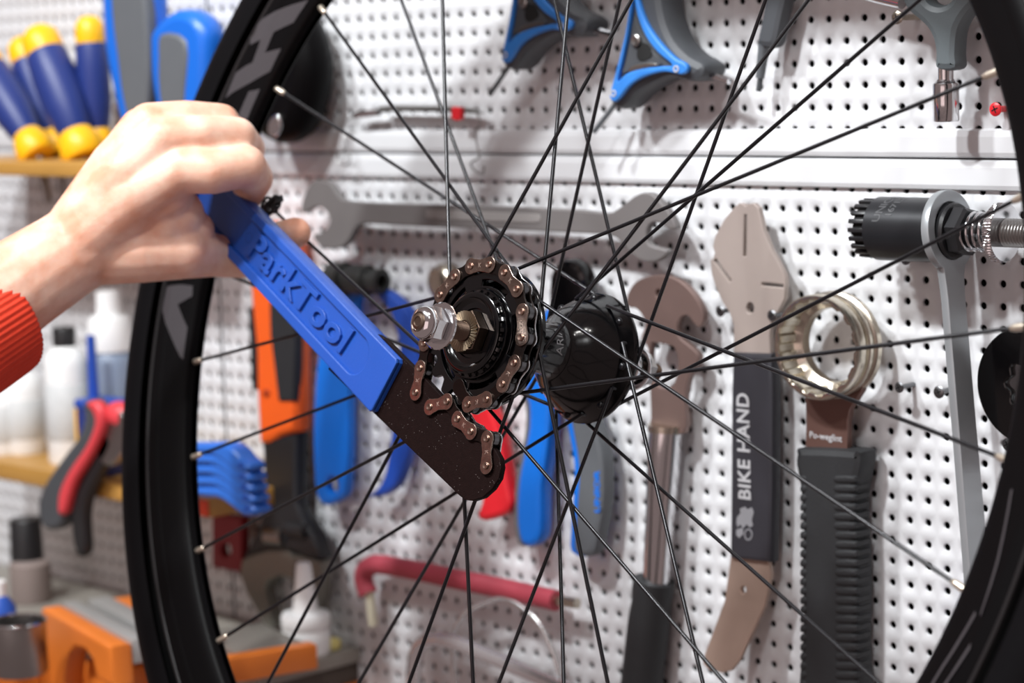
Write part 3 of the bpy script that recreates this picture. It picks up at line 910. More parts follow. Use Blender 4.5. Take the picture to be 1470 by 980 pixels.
# --- grey hex driver
t = thing('hex_driver', pix(1090, 130, 8), 'slim dark grey hex driver hanging tip down at the top of the wall', 'screwdriver')
link('handle', plate('handle', [(1098, -30), (1096, 0), (1090, 34), (1085, 58), (1088, 66), (1098, 69), (1110, 67), (1116, 50), (1122, 20), (1127, 0), (1130, -30)], 18, 11, 3.6, smooth_n=3), M_GREYD, t, 40)
link('ferrule', tube('ferrule', [pix(1098, 64, 13), pix(1096, 72, 13), pix(1091, 112, 13)], [4.0 * MM, 3.2 * MM, 2.5 * MM], 12), M_GREYP, t, 40)
link('tip', tube('tip', [pix(1092, 110, 13), pix(1089, 131, 13)], 1.7 * MM, 6), M_GREYD, t, 20)

# --- three-way hex wrenches, blue and black
def three_way(dx, dy, rot, label):
    ref = pix(930, 60, 30)
    if dx == 0 and dy == 0:
        T = Matrix.Identity(4)
    else:
        q = pix(930 + dx, 60 + dy, 30)
        T = Matrix.Translation(q) @ Matrix.Rotation(rot, 4, 'Y') @ Matrix.Translation(-ref)
    t = thing('three_way_hex_wrench', T @ pix(930, 150, 8), label, 'wrench', 'blue and black three-way hex wrenches')
    body = [(902, 0), (899, 30), (890, 75), (874, 128), (872, 141), (877, 152), (887, 157), (897, 152), (910, 138), (930, 124), (959, 111), (985, 117), (1000, 116), (1009, 108), (1011, 97), (1005, 88), (987, 78), (967, 57), (955, 30), (949, 0), (946, -40), (938, -62), (920, -62), (908, -40)]
    o = link('body', xform(plate('body', body, 30, 22, 5.0, smooth_n=3), T), M_GREYD, t, 40)
    edge = [(905, -20), (903, 5), (897, 45), (888, 85), (876, 130), (875, 141), (881, 146), (889, 140), (904, 122), (924, 110), (952, 103), (977, 107), (986, 101), (983, 91), (967, 82), (944, 58), (926, 30), (916, 0), (914, -20)]
    inner = [(908, -10), (906, 10), (901, 46), (893, 85), (886, 116), (898, 106), (920, 99), (950, 95), (964, 93), (944, 76), (926, 52), (914, 22)]
    link('blue_face', xform(plate('blue_face', edge, 33.4, 4, 1.2, holes=[inner], smooth_n=3), T), M_BLUE2, o, 40)
    link('recess', xform(plate('recess', [(911, 20), (905, 52), (897, 90), (893, 106), (918, 96), (950, 92), (930, 66), (917, 40)], 31.0, 2, .4, smooth_n=2), T), M_GREYD, o, 40)
    link('opening', xform(plate('opening', [(917, 62), (914, 82), (922, 88), (936, 80), (929, 64)], 31.4, 1, .2, smooth_n=3), T), M_DARK, o, 40)
    link('silver_insert', xform(plate('silver_insert', [(902, 104), (905, 96), (918, 92), (936, 90), (944, 94), (925, 98)], 31.7, 1.2, .4, smooth_n=2), T), M_STEEL, o, 40)
    link('hub_bolt', xform(lathe('hub_bolt', mmp([(0, .9), (1.4, .9), (2.6, 1.2), (3.6, .6), (3.8, -1)]), 20, Matrix.Translation(pix(912.5, 58, 32)) @ Matrix.Rotation(math.pi / 2, 4, 'X')), T), M_STEEL, o, 40)
    for (cx, cy) in ((880, 134), (970, 99)):
        link('size_mark', xform(plate('size_mark', ell(cx, cy, 4.0, 5.0), 33.9, .6, .1, holes=[ell(cx, cy, 2.2, 3)]), T), M_GREYTXT, o)
    link('hex_arm', xform(tube('hex_arm', [pix(884, 148, 20), pix(873, 163, 22), pix(852, 190, 26)], 1.5 * MM, 6), T), M_GREYD, t, 20)
    link('hex_arm', xform(tube('hex_arm', [pix(1000, 101, 20), pix(1024, 109, 22), pix(1047, 117, 24)], 1.9 * MM, 6), T), M_CHROME, t, 20)
    return t
M_BLUE2 = mat('mid_blue_plastic', '347fd2', 0.4)
three_way(0, 0, 0, 'blue-edged black three-way hex wrench nearer the grey hex driver')
three_way(-163, -56, -0.06, 'blue-edged black three-way hex wrench further from the grey hex driver')

# --- small spring gauge with wire hooks
t = thing('spring_gauge', pix(600, 175, 6), 'thin grey spring gauge with a red tab and wire hooks, above the white rail', 'gauge')
link('body', plate('body', [(541, 153), (560, 151), (650, 153), (676, 156), (688, 164), (676, 163), (650, 161), (560, 160), (543, 162)], 12, 6, 1.2), mat('gauge_grey', '6e6c6a', 0.4, .5), t, 40)
link('red_tab', plate('red_tab', [(648, 153), (661, 154), (661, 171), (655, 174), (647, 170)], 15, 4, .8), M_RED, t, 40)
link('end_cap', plate('end_cap', [(505, 163), (515, 158), (540, 157), (542, 166), (520, 169), (506, 171)], 12, 5, 1.2), M_CHROME, t, 40)
link('wire_hook', tube('wire_hook', catmull([pix(508, 167, 10), pix(494, 176, 10), pix(492, 186, 11), pix(496, 200, 12), pix(497, 214, 12), pix(487, 220, 12), pix(485, 231, 12), pix(495, 237, 12), pix(503, 230, 12), pix(500, 218, 12)], 5, False), .55 * MM, 6), M_STEEL, t, 60)
link('wire_hook', tube('wire_hook', catmull([pix(684, 163, 10), pix(690, 175, 11), pix(682, 188, 12), pix(684, 205, 12), pix(688, 225, 12), pix(676, 234, 12), pix(682, 245, 12), pix(694, 250, 12), pix(695, 238, 12)], 5, False), .6 * MM, 6), M_STEEL, t, 60)

# --- blue and grey long-handled pliers behind the hub
t = thing('cable_pliers', pix(800, 800, 6), 'pliers with one blue and one grey handle, hanging behind the hub', 'pliers')
h1 = [(752, 560), (757, 583), (757, 614), (751, 648), (743, 688), (740, 740), (745, 776), (757, 785), (769, 780), (775, 762), (776, 700), (782, 663), (788, 611), (790, 560), (796, 500), (790, 450), (778, 450), (765, 510)]
h2 = [(812, 560), (818, 608), (828, 668), (826, 723), (822, 783), (829, 796), (840, 800), (852, 794), (858, 768), (865, 725), (866, 668), (860, 634), (849, 600), (830, 540), (824, 450), (812, 450), (806, 500)]
def shift(pts, dx, sx=1.0):
    return [(x + dx, y) for x, y in pts]
link('blue_handle', plate('blue_handle', h1, 22, 12, 3.5, smooth_n=3), M_BLUE, t, 40)
link('blue_handle_edge', plate('blue_handle_edge', shift(h1, -4), 16, 6, 2, smooth_n=3), M_GREYP, t, 40)
hh2 = link('grey_handle', plate('grey_handle', h2, 22, 12, 3.5, smooth_n=3), M_GREYP, t, 40)
link('blue_edge', plate('blue_edge', shift(h2, -5), 17, 6, 2, smooth_n=3), M_BLUE, t, 40)
tm = text_mesh('UNIOR', 6.0 * MM, .1 * MM, .25 * MM)
c = pix(857.5, 706, 22.1)
link('side_lettering', xform(tm, Matrix(((0.03, -1, 0, c.x), (0, 0, -1, c.y), (1.35, .03, 0, c.z), (0, 0, 0, 1)))), M_BLUE, hh2)
link('jaws', plate('jaws', [(786, 500), (786, 420), (790, 390), (802, 374), (822, 374), (836, 390), (841, 420), (836, 500), (820, 520), (800, 520)], 24, 12, 4, smooth_n=3), M_GLOSS, t, 40)

# --- red handled tool and its round head
t = thing('red_handled_cutter', pix(700, 745, 6), 'bright red handle hanging below the sprocket, half behind the blade', 'tool')
rh = [(640, 440), (664, 440), (682, 520), (703, 585), (716, 620), (722, 655), (729, 700), (733, 722), (727, 737), (710, 744), (694, 748), (684, 742), (690, 720), (694, 680), (686, 640), (668, 580), (650, 510)]
link('handle', plate('handle', rh, 20, 11, 3.4, smooth_n=3), M_RED, t, 40)
hd = pix(640, 405, 12)
link('head', lathe('head', mmp([(0, 8), (7, 8), (11, 6), (12.2, 2), (12.2, -4), (0, -4)]), 40, Matrix.Translation(hd) @ Matrix.Rotation(math.pi / 2, 4, 'X')), M_NICKEL, t, 50)

# --- blue shears: one straight handle with a hole, one curved
t = thing('blue_shears', pix(510, 725, 6), 'pair of blue dipped handles, the straight one with a hole, under the chain whip', 'tool')
b1 = [(455, 517), (451, 559), (448.6, 612), (450, 679), (454, 712), (464, 725), (478, 723), (489, 716), (496, 703), (500, 639), (500, 586), (502, 500), (512, 430), (500, 420), (470, 440)]
link('straight_handle', plate('straight_handle', b1, 18, 8, 2.6, holes=[ell(476, 697, 8, 11)], smooth_n=3), M_BLUE, t, 40)
b2 = [(596, 470), (600, 520), (594, 580), (586, 640), (580, 668), (568, 697), (552, 710), (536, 714), (529, 711), (541, 700), (550, 684), (557, 652), (561, 615), (568, 560), (572, 500), (560, 450), (540, 425), (550, 415), (580, 440)]
link('curved_handle', plate('curved_handle', b2, 18, 9, 2.6, smooth_n=3), M_BLUED, t, 40)
# --- black freewheel tool above it
t = thing('freewheel_puller', pix(515, 420, 5), 'black stepped cylindrical puller lying level behind the chain whip handle', 'tool')
FX = pix(515, 402, 20)
FT = Matrix(((0, 0, 1, FX.x), (0, 1, 0, FX.y), (-1, 0, 0, FX.z), (0, 0, 0, 1)))
link('body', lathe('body', mmp([(0, -26), (10, -26), (11.4, -24.5), (11.4, -12), (8.6, -11), (8.6, -6), (10.4, -4.5), (10.4, 9), (9.0, 10.5), (7.2, 11), (7.2, 17), (8.2, 17.6), (8.2, 22.6), (7.4, 23.2), (4.6, 23.2), (4.2, 16)]), 40, FT), mat('puller_black', '3a3b3a', 0.4, 0.5), t, 40)

# --- red-sleeved bent bar
t = thing('bent_lever', pix(660, 870, 4), 'bent steel bar in a faded red rubber sleeve, low on the wall', 'bar')
pts = [(529, 852), (523, 836), (523, 822), (532, 812), (548, 810), (600, 819), (660, 832), (720, 844), (799, 862)]
link('sleeve', tube('sleeve', catmull([pix(x, y, 16) for x, y in pts], 5, False), 6.6 * MM, 18), mat('faded_red_rubber', 'b04452', 0.55, 0, noise=.25, nscale=25), t, 60)
link('tip', tube('tip', [pix(795, 861, 16), pix(829, 866, 16)], 3.4 * MM, 14), M_NICKEL, t, 50)
link('short_leg', tube('short_leg', [pix(530, 848, 16), pix(534, 880, 16), pix(536, 897, 15)], 3.3 * MM, 12), mat('cream_plastic', 'ddd9c0', .5), t, 50)

# --- chrome frame saw
t = thing('chrome_frame', pix(640, 985, 4), 'bent chrome tube frame at the bottom edge, below the red-sleeved bar', 'frame')
link('tube_frame', tube('tube_frame', catmull([pix(*p, 26) for p in ((597, 1060), (594, 985), (596, 945), (604, 925), (622, 917), (650, 920), (700, 940), (760, 966), (860, 1010), (900, 1040))], 6, False), 5.0 * MM, 18), mat('bright_tube', 'e6e6e8', .16, .75), t, 60)
t = thing('wire_hoop', pix(730, 985, 4), 'thin bright wire hoop hanging in front of the chrome frame', 'hoop')
link('wire', tube('wire', catmull([pix(*p, 20) for p in ((654, 985), (650, 930), (655, 900), (668, 880), (690, 868), (722, 858), (748, 870), (772, 892), (788, 922), (800, 955), (808, 1000))], 6, False), 1.7 * MM, 10), mat('bright_wire', 'e2e3e3', .25, .8), t, 60)

# --- black notched disc at the right
t = thing('notched_disc', pix(1474, 632, 4), 'flat black disc with a scalloped centre hole, by the right rim', 'tool')
dc = pix(1480, 553, 14)
sc_ = []
for k in range(72):
    a = 2 * math.pi * k / 72
    r = 12.5 + 1.5 * math.cos(8 * a)
    sc_.append((r * MM * math.cos(a), r * MM * math.sin(a)))
me = slab('plate', [[(31 * MM * math.cos(a), 31 * MM * math.sin(a)) for a in np.linspace(0, 2 * math.pi, 73)[:-1]], sc_], 5 * MM, .8 * MM)
link('plate', xform(me, Matrix.Translation((dc.x, dc.y, dc.z)) @ BOARD), M_GLOSS, t, 40)
# --- blue handle end beside the right rim
solo('blue_handle_end', plate('blue_handle_end', [(1364, 914), (1364, 900), (1374, 893), (1400, 890), (1440, 905), (1440, 930), (1400, 935), (1372, 924)], 16, 8, 2.5, smooth_n=3), M_BLUE, 'blue tool end peeping out beside the right rim', 'tool')

# --- screws
screw(1377, 17, 'pale screw at the right arm of the grey socket wrench', 22, 4.0, M_NICKEL)
screw(1287, 25, 'pale screw at the left arm of the grey socket wrench', 20, 3.6, M_NICKEL)
screw(1428, 157, 'red cross-head screw near the right rim', 10, 3.6, M_RED)
screw(1299, 372, 'dark screw under the black splined cup', 14, 3.2)
screw(1402, 345, 'dark screw under the spring of the cup tool', 34, 3.6)
screw(1290, 556, 'dark screw right of the notched nickel ring', 14, 3.0)
screw(1347, 563, 'dark screw just left of the silver ring spanner', 10, 3.4)
screw(1446, 638, 'grey screw below the black notched disc', 10, 3.4)
screw(1033, 447, 'grey screw left of the slotted steel head', 12, 3.2)
screw(1107, 453, 'grey screw right of the slotted steel head', 20, 3.2)

# ------------------------------------------------------------------ shelves on the left
def shelf(name, pa, pb, h0, h1, zt, th, label):
    """board along the wall between pixels' x at front distance h1"""
    xa, xb = pix(*pa, h1).x, pix(*pb, h1).x
    me = box(name, xb - xa, (h1 - h0) * MM, th * MM, 1.2 * MM, Matrix.Translation(((xa + xb) / 2, -(h0 + h1) / 2 * MM, zt - th / 2 * MM)))
    return solo(name, me, M_WOOD, label, 'shelf')
Z1 = pix(70, 233, 98).z
shelf('tool_rack_shelf', (-120, 235), (215, 240), 1, 98, Z1, 10, 'thin wooden rack shelf holding the screwdrivers')
Z2 = pix(150, 690, 78).z
s2 = shelf('wooden_shelf', (-60, 690), (300, 712), 1, 78, Z2, 13, 'lower wooden shelf carrying bottles and blue tyre levers')
strip = pix(300, 720, 79)
solo('price_strip', box('price_strip', 0.05, .002, .011, .0003, Matrix.Translation((strip.x - .026, -.0795, Z2 - .0062))), mat('orange_red_strip', 'e8512c', .5), 'orange-red strip on the edge of the lower wooden shelf', 'strip')

def grip_lathe(name, a, b, ha, hb, prof, seg=24, flat=1.0):
    """body of revolution between two pixels; prof of (r mm, fraction)"""
    p, q = pix(*a, ha), pix(*b, hb)
    L = (q - p).length
    return lathe(name, [(r * MM, f * L) for r, f in prof], seg, frame_z(p, q - p, (0, -1, 0)) @ Matrix.Diagonal((1, flat, 1, 1)))

def screwdriver(top, bot, h, r, label, m_grip, m_cap, shaft_to=None, insert=None):
    b = pix(*bot, h)
    t = thing('screwdriver', (b.x, b.y, Z1), label, 'screwdriver', 'yellow and navy screwdrivers in the rack')
    link('cap', grip_lathe('cap', top, bot, h, h, [(0, 0), (r * .55, .01), (r * .9, .06), (r * .98, .14), (r * .95, .2), (0, .2)]), m_cap, t, 50)
    link('grip', grip_lathe('grip', top, bot, h, h, [(r * .9, .18), (r * 1.02, .22), (r * 1.1, .4), (r * 1.08, .6), (r * .9, .75), (r * .72, .83), (0, .83)]), m_grip, t, 50)
    link('collar', grip_lathe('collar', top, bot, h, h, [(0, .8), (r * .75, .8), (r * .95, .86), (r * 1.1, .95), (r * .9, 1.0), (0, 1.0)]), m_cap, t, 50)
    link('shaft', tube('shaft', [pix(*bot, h), pix(*(shaft_to or (bot[0] + 8, bot[1] + 130)), h)], 3.0 * MM, 12), M_STEEL, t, 60)
    return t
screwdriver((52, 40), (122, 226), 60, 15, 'navy screwdriver with a broad yellow cap, foremost in the rack', M_NAVY, M_YELLOW, (126, 300))
screwdriver((28, 55), (85, 222), 36, 12.5, 'navy screwdriver half hidden behind the foremost one', M_NAVY, M_YELLOW, (92, 310))
screwdriver((-32, 70), (56, 224), 66, 13.5, 'navy screwdriver leaning at the left edge of the picture', M_NAVY, M_YELLOW, (70, 290))
screwdriver((127, 22), (143, 222), 40, 11.0, 'navy and yellow screwdriver beside the tall blue-grey handle', M_NAVY, M_YELLOW, (150, 300))

def blue_grey(name, outer, insert, h, label):
    x = sum(p[0] for p in outer) / len(outer)
    b = pix(x, 240, h)
    t = thing(name, (b.x, b.y, Z1), label, 'tool', 'blue and grey handles in the rack')
    link('grip', plate('grip', outer, h, 22, 7, smooth_n=3), M_BLUE3, t, 50)
    link('insert', plate('insert', insert, h + 1.6, 10, 3, smooth_n=3), M_GREYP, t, 50)
    link('shaft', tube('shaft', [pix(x, 190, h - 12), pix(x + 6, 300, h - 12)], 3.5 * MM, 12), M_STEEL, t, 60)
M_BLUE3 = mat('royal_blue_plastic', '1266cc', 0.35)
blue_grey('pliers_handle', [(146, -40), (142, 10), (146, 70), (158, 130), (170, 180), (185, 215), (204, 215), (210, 160), (214, 90), (210, 20), (200, -40)], [(160, -36), (159, 20), (166, 80), (174, 140), (188, 190), (204, 190), (211, 130), (212, 70), (207, 0), (196, -38)], 62, 'tall blue handle with a grey inset reaching out of the top of the picture')
blue_grey('nipper_handle', [(214, 45), (211, 70), (214, 120), (222, 165), (232, 210), (272, 210), (288, 150), (293, 80), (289, 40), (272, 18), (250, 14), (232, 24)], [(229, 48), (225, 85), (226, 130), (236, 190), (258, 190), (264, 130), (266, 58)], 62, 'short rounded blue handle with a grey inset above the hand')

# --- bottles on the lower shelf
def bottle(px, top, h, parts, label, group=None, cat='bottle', name='bottle', z=None):
    """stack of turned parts: (name, profile, material) with z in mm from the base"""
    base = pix(px, top, h)
    zb = Z2 if z is None else z
    t = thing(name, (base.x, base.y, zb), label, cat, group)
    for nm, prof, m in parts:
        link(nm, lathe(nm, mmp(prof), 36, Matrix.Translation((base.x, base.y, zb))), m, t, 45)
    return t
M_LABELG = mat('pale_label', 'cfd2d2', .5, 0, noise=.1, nscale=200)
bottle(96, 560, 45, [('body', [(0, 0), (15, 0), (16, 2), (16, 74), (14, 82), (8, 88), (0, 88)], M_WHITEP), ('label', [(16.15, 18), (16.3, 18.2), (16.3, 60), (16.15, 60.2)], M_LABELG), ('cap', [(0, 87), (8.6, 87), (8.8, 100), (8, 101.5), (0, 101.5)], M_BLACKP)], 'white bottle with black cap under the forearm')
bottle(34, 600, 40, [('body', [(0, 0), (15, 0), (16, 2), (16, 50), (13, 60), (7, 64), (7, 74), (0, 74)], M_WHITEP), ('label', [(16.15, 12), (16.3, 12.2), (16.3, 42), (16.15, 42.2)], M_LABELG)], 'small white bottle behind the red cuff')
bottle(4, 600, 50, [('body', [(0, 0), (17, 0), (18, 2), (18, 44), (12, 52), (0, 52)], M_WHITEP), ('label', [(18.15, 10), (18.3, 10.2), (18.3, 38), (18.15, 38.2)], M_LABELG)], 'squat white tub at the left edge of the lower shelf')
bottle(158, 480, 26, [('body', [(0, 0), (15.5, 0), (16.5, 2), (16.5, 74), (15, 82), (11, 86), (0, 86)], mat('grey_blue_label', '8391a6', .45)), ('shoulder', [(0, 84), (15.4, 84), (16, 88), (16, 106), (14, 110), (0, 110)], M_WHITEP), ('nozzle', [(0, 109), (9.5, 109), (9, 128), (0, 129)], M_WHITEP)], 'tall white-topped bottle behind the navy tin')
b = pix(148, 600, 58)
t = thing('oil_tin', (b.x, b.y, Z2), 'navy tin with a thin blue spout on the lower shelf', 'tin')
link('body', box('body', .034, .024, .048, .002, Matrix.Translation((b.x, b.y, Z2 + .0240))), M_NAVY, t, 40)
link('lid', box('lid', .036, .026, .007, .002, Matrix.Translation((b.x, b.y, Z2 + .0510))), M_BLUED, t, 40)
link('spout', tube('spout', [Vector((b.x - .010, b.y, Z2 + .052)), Vector((b.x - .010, b.y, Z2 + .100))], [4.2 * MM, 3.2 * MM], 12), M_BLUED, t, 60)
link('yellow_band', box('yellow_band', .003, .0246, .046, .0003, Matrix.Translation((b.x - .0168, b.y, Z2 + .0240))), M_YELLOW, t)
link('label', box('label', .012, .0004, .02, 0, Matrix.Translation((b.x + .006, b.y - .0122, Z2 + .028))), M_WHITEP, t)
# --- red-black pliers hooked over the shelf edge
t = thing('hanging_pliers', pix(100, 800, 84), 'pliers with red-lined grey handles hooked over the lower shelf', 'pliers')
g1 = [(118, 578), (132, 574), (143, 590), (142, 620), (126, 655), (104, 690), (94, 720), (86, 756), (64, 760), (53, 735), (60, 700), (86, 660), (112, 625), (120, 600)]
link('grey_handle', plate('grey_handle', g1, 96, 12, 3.5, smooth_n=3), M_GREYD, t, 50)
g1r = [(122, 580), (134, 576), (144, 592), (143, 620), (128, 655), (106, 690), (97, 715), (90, 738), (82, 735), (84, 705), (100, 672), (122, 640), (134, 610), (132, 594)]
link('red_lining', plate('red_lining', g1r, 98, 9, 2.5, smooth_n=3), mat('coral_red_plastic', 'd8434a', .4), t, 50)
g2 = [(150, 620), (160, 640), (140, 680), (124, 712), (118, 745), (120, 790), (112, 800), (104, 780), (101, 745), (108, 705), (128, 660), (138, 630)]
link('black_handle', plate('black_handle', g2, 92, 10, 3, smooth_n=3), M_BLACKP, t, 50)
link('jaws', plate('jaws', [(138, 636), (150, 600), (166, 590), (180, 600), (178, 640), (160, 668), (144, 664)], 92, 10, 2.5, smooth_n=3), M_STEEL, t, 50)
link('red_grip_end', grip_lathe('red_grip_end', (163, 592), (186, 600), 84, 84, [(0, 0), (8, .05), (9.5, .3), (9.5, .8), (7, 1), (0, 1)]), mat('coral_red_plastic', 'd8434a', .4), t, 50)

# --- stack of blue tyre levers
M_LEVER = mat('lever_blue', '2f6fd0', 0.38)
for k in range(5):
    dy = 15.5 * k; dx = 2.2 * k
    lv = [(228 + dx, 637.5 + dy * .97), (276 + dx, 637 + dy), (318 + dx, 637 + dy), (334 + dx, 645 + dy), (345 + dx, 658 + dy), (356 + dx, 667 + dy), (357 + dx, 676 + dy), (346 + dx, 680 + dy), (332 + dx, 674 + dy), (318 + dx, 662 + dy), (300 + dx, 653 + dy), (276 + dx, 651 + dy), (228 + dx, 651.5 + dy * .97)]
    hk = 98 - k * 0.5
    t = thing('tyre_lever', pix(300 + dx, 660 + dy, hk), ['topmost blue tyre lever of the stack at the shelf end', 'second blue tyre lever from the top of the stack', 'middle blue tyre lever of the stack of five', 'second blue tyre lever from the bottom of the stack', 'lowest blue tyre lever of the stack'][k], 'tyre lever', 'stacked blue tyre levers')
    link('blade', plate('blade', lv, hk, 15, 2.6, smooth_n=3), M_LEVER, t, 45)
    link('hook_notch', plate('hook_notch', ell(345 + dx, 668 + dy, 5, 3.4), hk + .3, 1, .2), M_BLUED, t, 45)
# --- dark red block under the shelf end
solo('red_bracket', plate('red_bracket', [(304, 738), (346, 742), (346, 822), (304, 814)], 20, 8, 1.2, holes=[ell(323, 789, 8, 10)]), mat('dark_red_paint', '7a1420', .5), 'dark red bracket with a round hole below the shelf end', 'bracket')

# --- orange adjustable wrench
t = thing('adjustable_wrench', pix(390, 900, 6), 'big adjustable wrench with an orange and black handle, jaws down', 'wrench')
oh = [(352, 330), (354, 380), (358, 416), (361, 453), (366, 501), (367, 559), (369, 600), (371, 636), (384, 637), (403, 627), (424, 620), (425, 575), (424, 500), (424, 440), (420, 380), (414, 330), (384, 318)]
hd = link('handle', plate('handle', oh, 24, 15, 4), M_ORANGE, t, 45)
link('black_insert', plate('black_insert', [(392, 380), (386, 440), (387, 480), (392, 519), (397, 560), (399, 576), (422, 576), (423, 500), (422, 440), (414, 370)], 25.5, 8, 1.6), M_RUBBER, hd, 45)
link('side_insert', plate('side_insert', [(359, 440), (365, 500), (366, 560), (361, 560), (358, 500), (356, 450)], 22, 8, 1.6), M_RUBBER, hd, 45)
link('rivet', plate('rivet', ell(381, 564, 5, 6), 25, 2, .5), mat('dark_orange', 'a8380c', .5), hd, 45)
link('body', plate('body', [(376, 630), (378, 690), (377, 732), (368, 762), (347, 803), (358, 798), (383, 789), (413, 789), (440, 800), (461, 803), (450, 770), (431, 738), (424, 722), (425, 622)], 22, 13, 2.5), M_BLACKP, t, 45)
link('fixed_jaw', plate('fixed_jaw', [(347, 803), (343, 822), (352, 848), (363, 868), (380, 900), (392, 900), (386, 872), (379, 848), (384, 834), (400, 826), (416, 830), (420, 850), (424, 800), (413, 789), (383, 789), (358, 797)], 20, 11, 1.4), mat('dull_jaw_steel', '85847c', .5, .6), t, 45)
link('moving_jaw', plate('moving_jaw', [(424, 795), (424, 850), (430, 890), (442, 896), (458, 860), (462, 806), (440, 800)], 20, 11, 1.4), mat('dull_jaw_steel', '85847c', .5, .6), t, 45)
link('worm_screw', xform(tube('worm_screw', [pix(386, 768, 20), pix(410, 770, 20)], 6.5 * MM, 18), Matrix.Identity(4)), M_STEEL, t, 50)
link('adjuster_pin', xform(tube('adjuster_pin', [pix(414, 758, 22), pix(440, 762, 22)], 5.0 * MM, 18), Matrix.Identity(4)), M_BLACKP, t, 50)

# ------------------------------------------------------------------ bench, vise and bottle
ZB = pix(488, 921, 0).z
xr = pix(519, 935, 0).x
bench = thing('workbench', Vector(((WX0 + xr) / 2, -.05, ZB - .07)), 'grey workbench top with an orange frame at the foot of the wall', 'workbench')
bo = [(WX0, 0.001), (xr, 0.001), (xr, 0.092), (-0.600, 0.092), (-0.625, 0.25), (WX0, 0.25)]
def bench_slab(name, z0, z1, inset):
    c = [(min(max(x, WX0), xr - inset), max(y - (inset if y > .01 else 0), 0.001)) for x, y in bo]
    me = slab(name, [[(x, -y) for x, y in c]], (z1 - z0), .0008)
    return xform(me, Matrix.Translation((0, 0, (z0 + z1) / 2)))
link('bench_top', bench_slab('bench_top', ZB - .010, ZB, 0), mat('grey_bench_top', '8d8880', .5, 0, noise=.15, nscale=30), bench, 40)
link('bench_edge', bench_slab('bench_edge', ZB - .0242, ZB - .0102, .003), mat('dark_bench_edge', '4a4038', .6), bench, 40)
link('bench_frame', bench_slab('bench_frame', ZB - .070, ZB - .0244, .001), M_VISE, bench, 40)
bottle(440, 915, 34, [('body', [(0, 0), (15.4, 0), (16.4, 2), (16.4, 16), (15.2, 18), (0, 18)], M_WHITEP), ('screw_lid', [(0, 18), (16.2, 18), (16.8, 19), (16.8, 26), (15.6, 28), (9, 29), (0, 29)], M_WHITEP), ('nozzle', [(0, 28.5), (8.8, 28.5), (8.2, 34), (5.2, 60), (4.4, 62.5), (2.5, 63), (0, 63)], M_WHITEP)], 'white glue bottle with a cone nozzle beside the orange vise', z=ZB)
solo('yellow_sponge', box('yellow_sponge', .02, .014, .008, .002, Matrix.Translation(Vector((pix(466, 916, 20).x, -.020, ZB + .0042)))), mat('pale_yellow', 'dccf86', .8), 'small pale yellow pad at the foot of the white glue bottle', 'pad')

# vise: its jaws run nearly parallel to the wall, the anvil block stands on the bench
VJ, VA, VO = Vector((.965, -.263, 0)), Vector((.263, .965, 0)), Vector((-.510, -.120, -.283))
VM = Matrix(((VJ.x, VA.x, 0, VO.x), (VJ.y, VA.y, 0, VO.y), (0, 0, 1, VO.z), (0, 0, 0, 1)))
t = thing('bench_vise', VO + Vector((0, .03, -.027)), 'orange bench vise with grey steel jaw plates, half hidden by the wheel rim', 'vise')
M_JAW = mat('jaw_steel', 'aaaaa8', .4, .3)
def vbox(name, j0, j1, a0, a1_, z0, z1, m, bev=1.2):
    me = box(name, (j1 - j0) * MM, (a1_ - a0) * MM, (z1 - z0) * MM, bev * MM, VM @ Matrix.Translation(((j0 + j1) / 2 * MM, (a0 + a1_) / 2 * MM, (z0 + z1) / 2 * MM)))
    return link(name, me, m, t, 40)
fo = [(-60, 0), (76, 0), (77, -26), (46, -27), (41, -17), (26, -12), (6, -14), (-10, -23), (-20, -42), (-25, -80), (-78, -80), (-74, -45), (-66, -16)]
me = slab('moving_jaw', [[(x * MM, y * MM) for x, y in catmull(fo, 1)]], 15 * MM, 2.2 * MM)
link('moving_jaw', xform(me, VM @ Matrix.Translation((0, -26 * MM, 0)) @ Matrix.Rotation(math.pi / 2, 4, 'X')), M_VISE, t, 40)
vbox('jaw_plate', -58, 75, -18.3, -7.5, -14, 2.2, M_JAW, .6)
vbox('jaw_plate', -58, 75, 0, 15.5, -14, 2.2, M_JAW, .6)
vbox('fixed_jaw', -60, 76, 15.7, 44, -26.4, 0, M_VISE, 2.5)
vbox('anvil', 34, 112, 44.2, 92, -24, -10.5, mat('worn_vise_steel', '8b8780', .45, .4), 1.0)
vbox('side_flange', 104, 117, 20, 95, -26.4, -9.5, M_VISE, 1.5)
vbox('slide_bar', -16, 30, -18, 15.5, -75, -28, M_VISE, 2)
# items at the lower left of the bench
bb = pix(42, 870, 62)
t = thing('spray_can', (bb.x, bb.y, ZB), 'brown-grey spray can with a tall black cap at the lower left', 'spray can')
zc0, zc1, zc2 = ZB, pix(42, 802, 62).z, pix(42, 745, 62).z
link('can', lathe('can', [(0, zc0), (.0145, zc0), (.0155, zc0 + .002), (.0155, zc1 - .003), (.012, zc1), (0, zc1)], 32, Matrix.Translation((bb.x + .004, bb.y, 0))), mat('taupe_can', '8a7d78', .45), t, 45)
link('cap', lathe('cap', [(0, zc1 - .002), (.0125, zc1 - .002), (.0120, zc2 - .002), (.0108, zc2), (0, zc2)], 32, Matrix.Translation((bb.x + .001, bb.y, 0))), M_BLACKP, t, 45)
b2 = pix(30, 980, 190)
t = thing('steel_cup', (b2.x, b2.y, ZB), 'grey steel cup with a bright rim, in front of the spray can', 'cup')
zt = pix(30, 892, 190).z
link('wall', lathe('wall', [(0, ZB), (.017, ZB), (.0185, ZB + .002), (.0190, zt), (.0178, zt), (.0172, ZB + .003), (0, ZB + .003)], 36, Matrix.Translation((b2.x, b2.y, 0))), M_STEEL, t, 45)
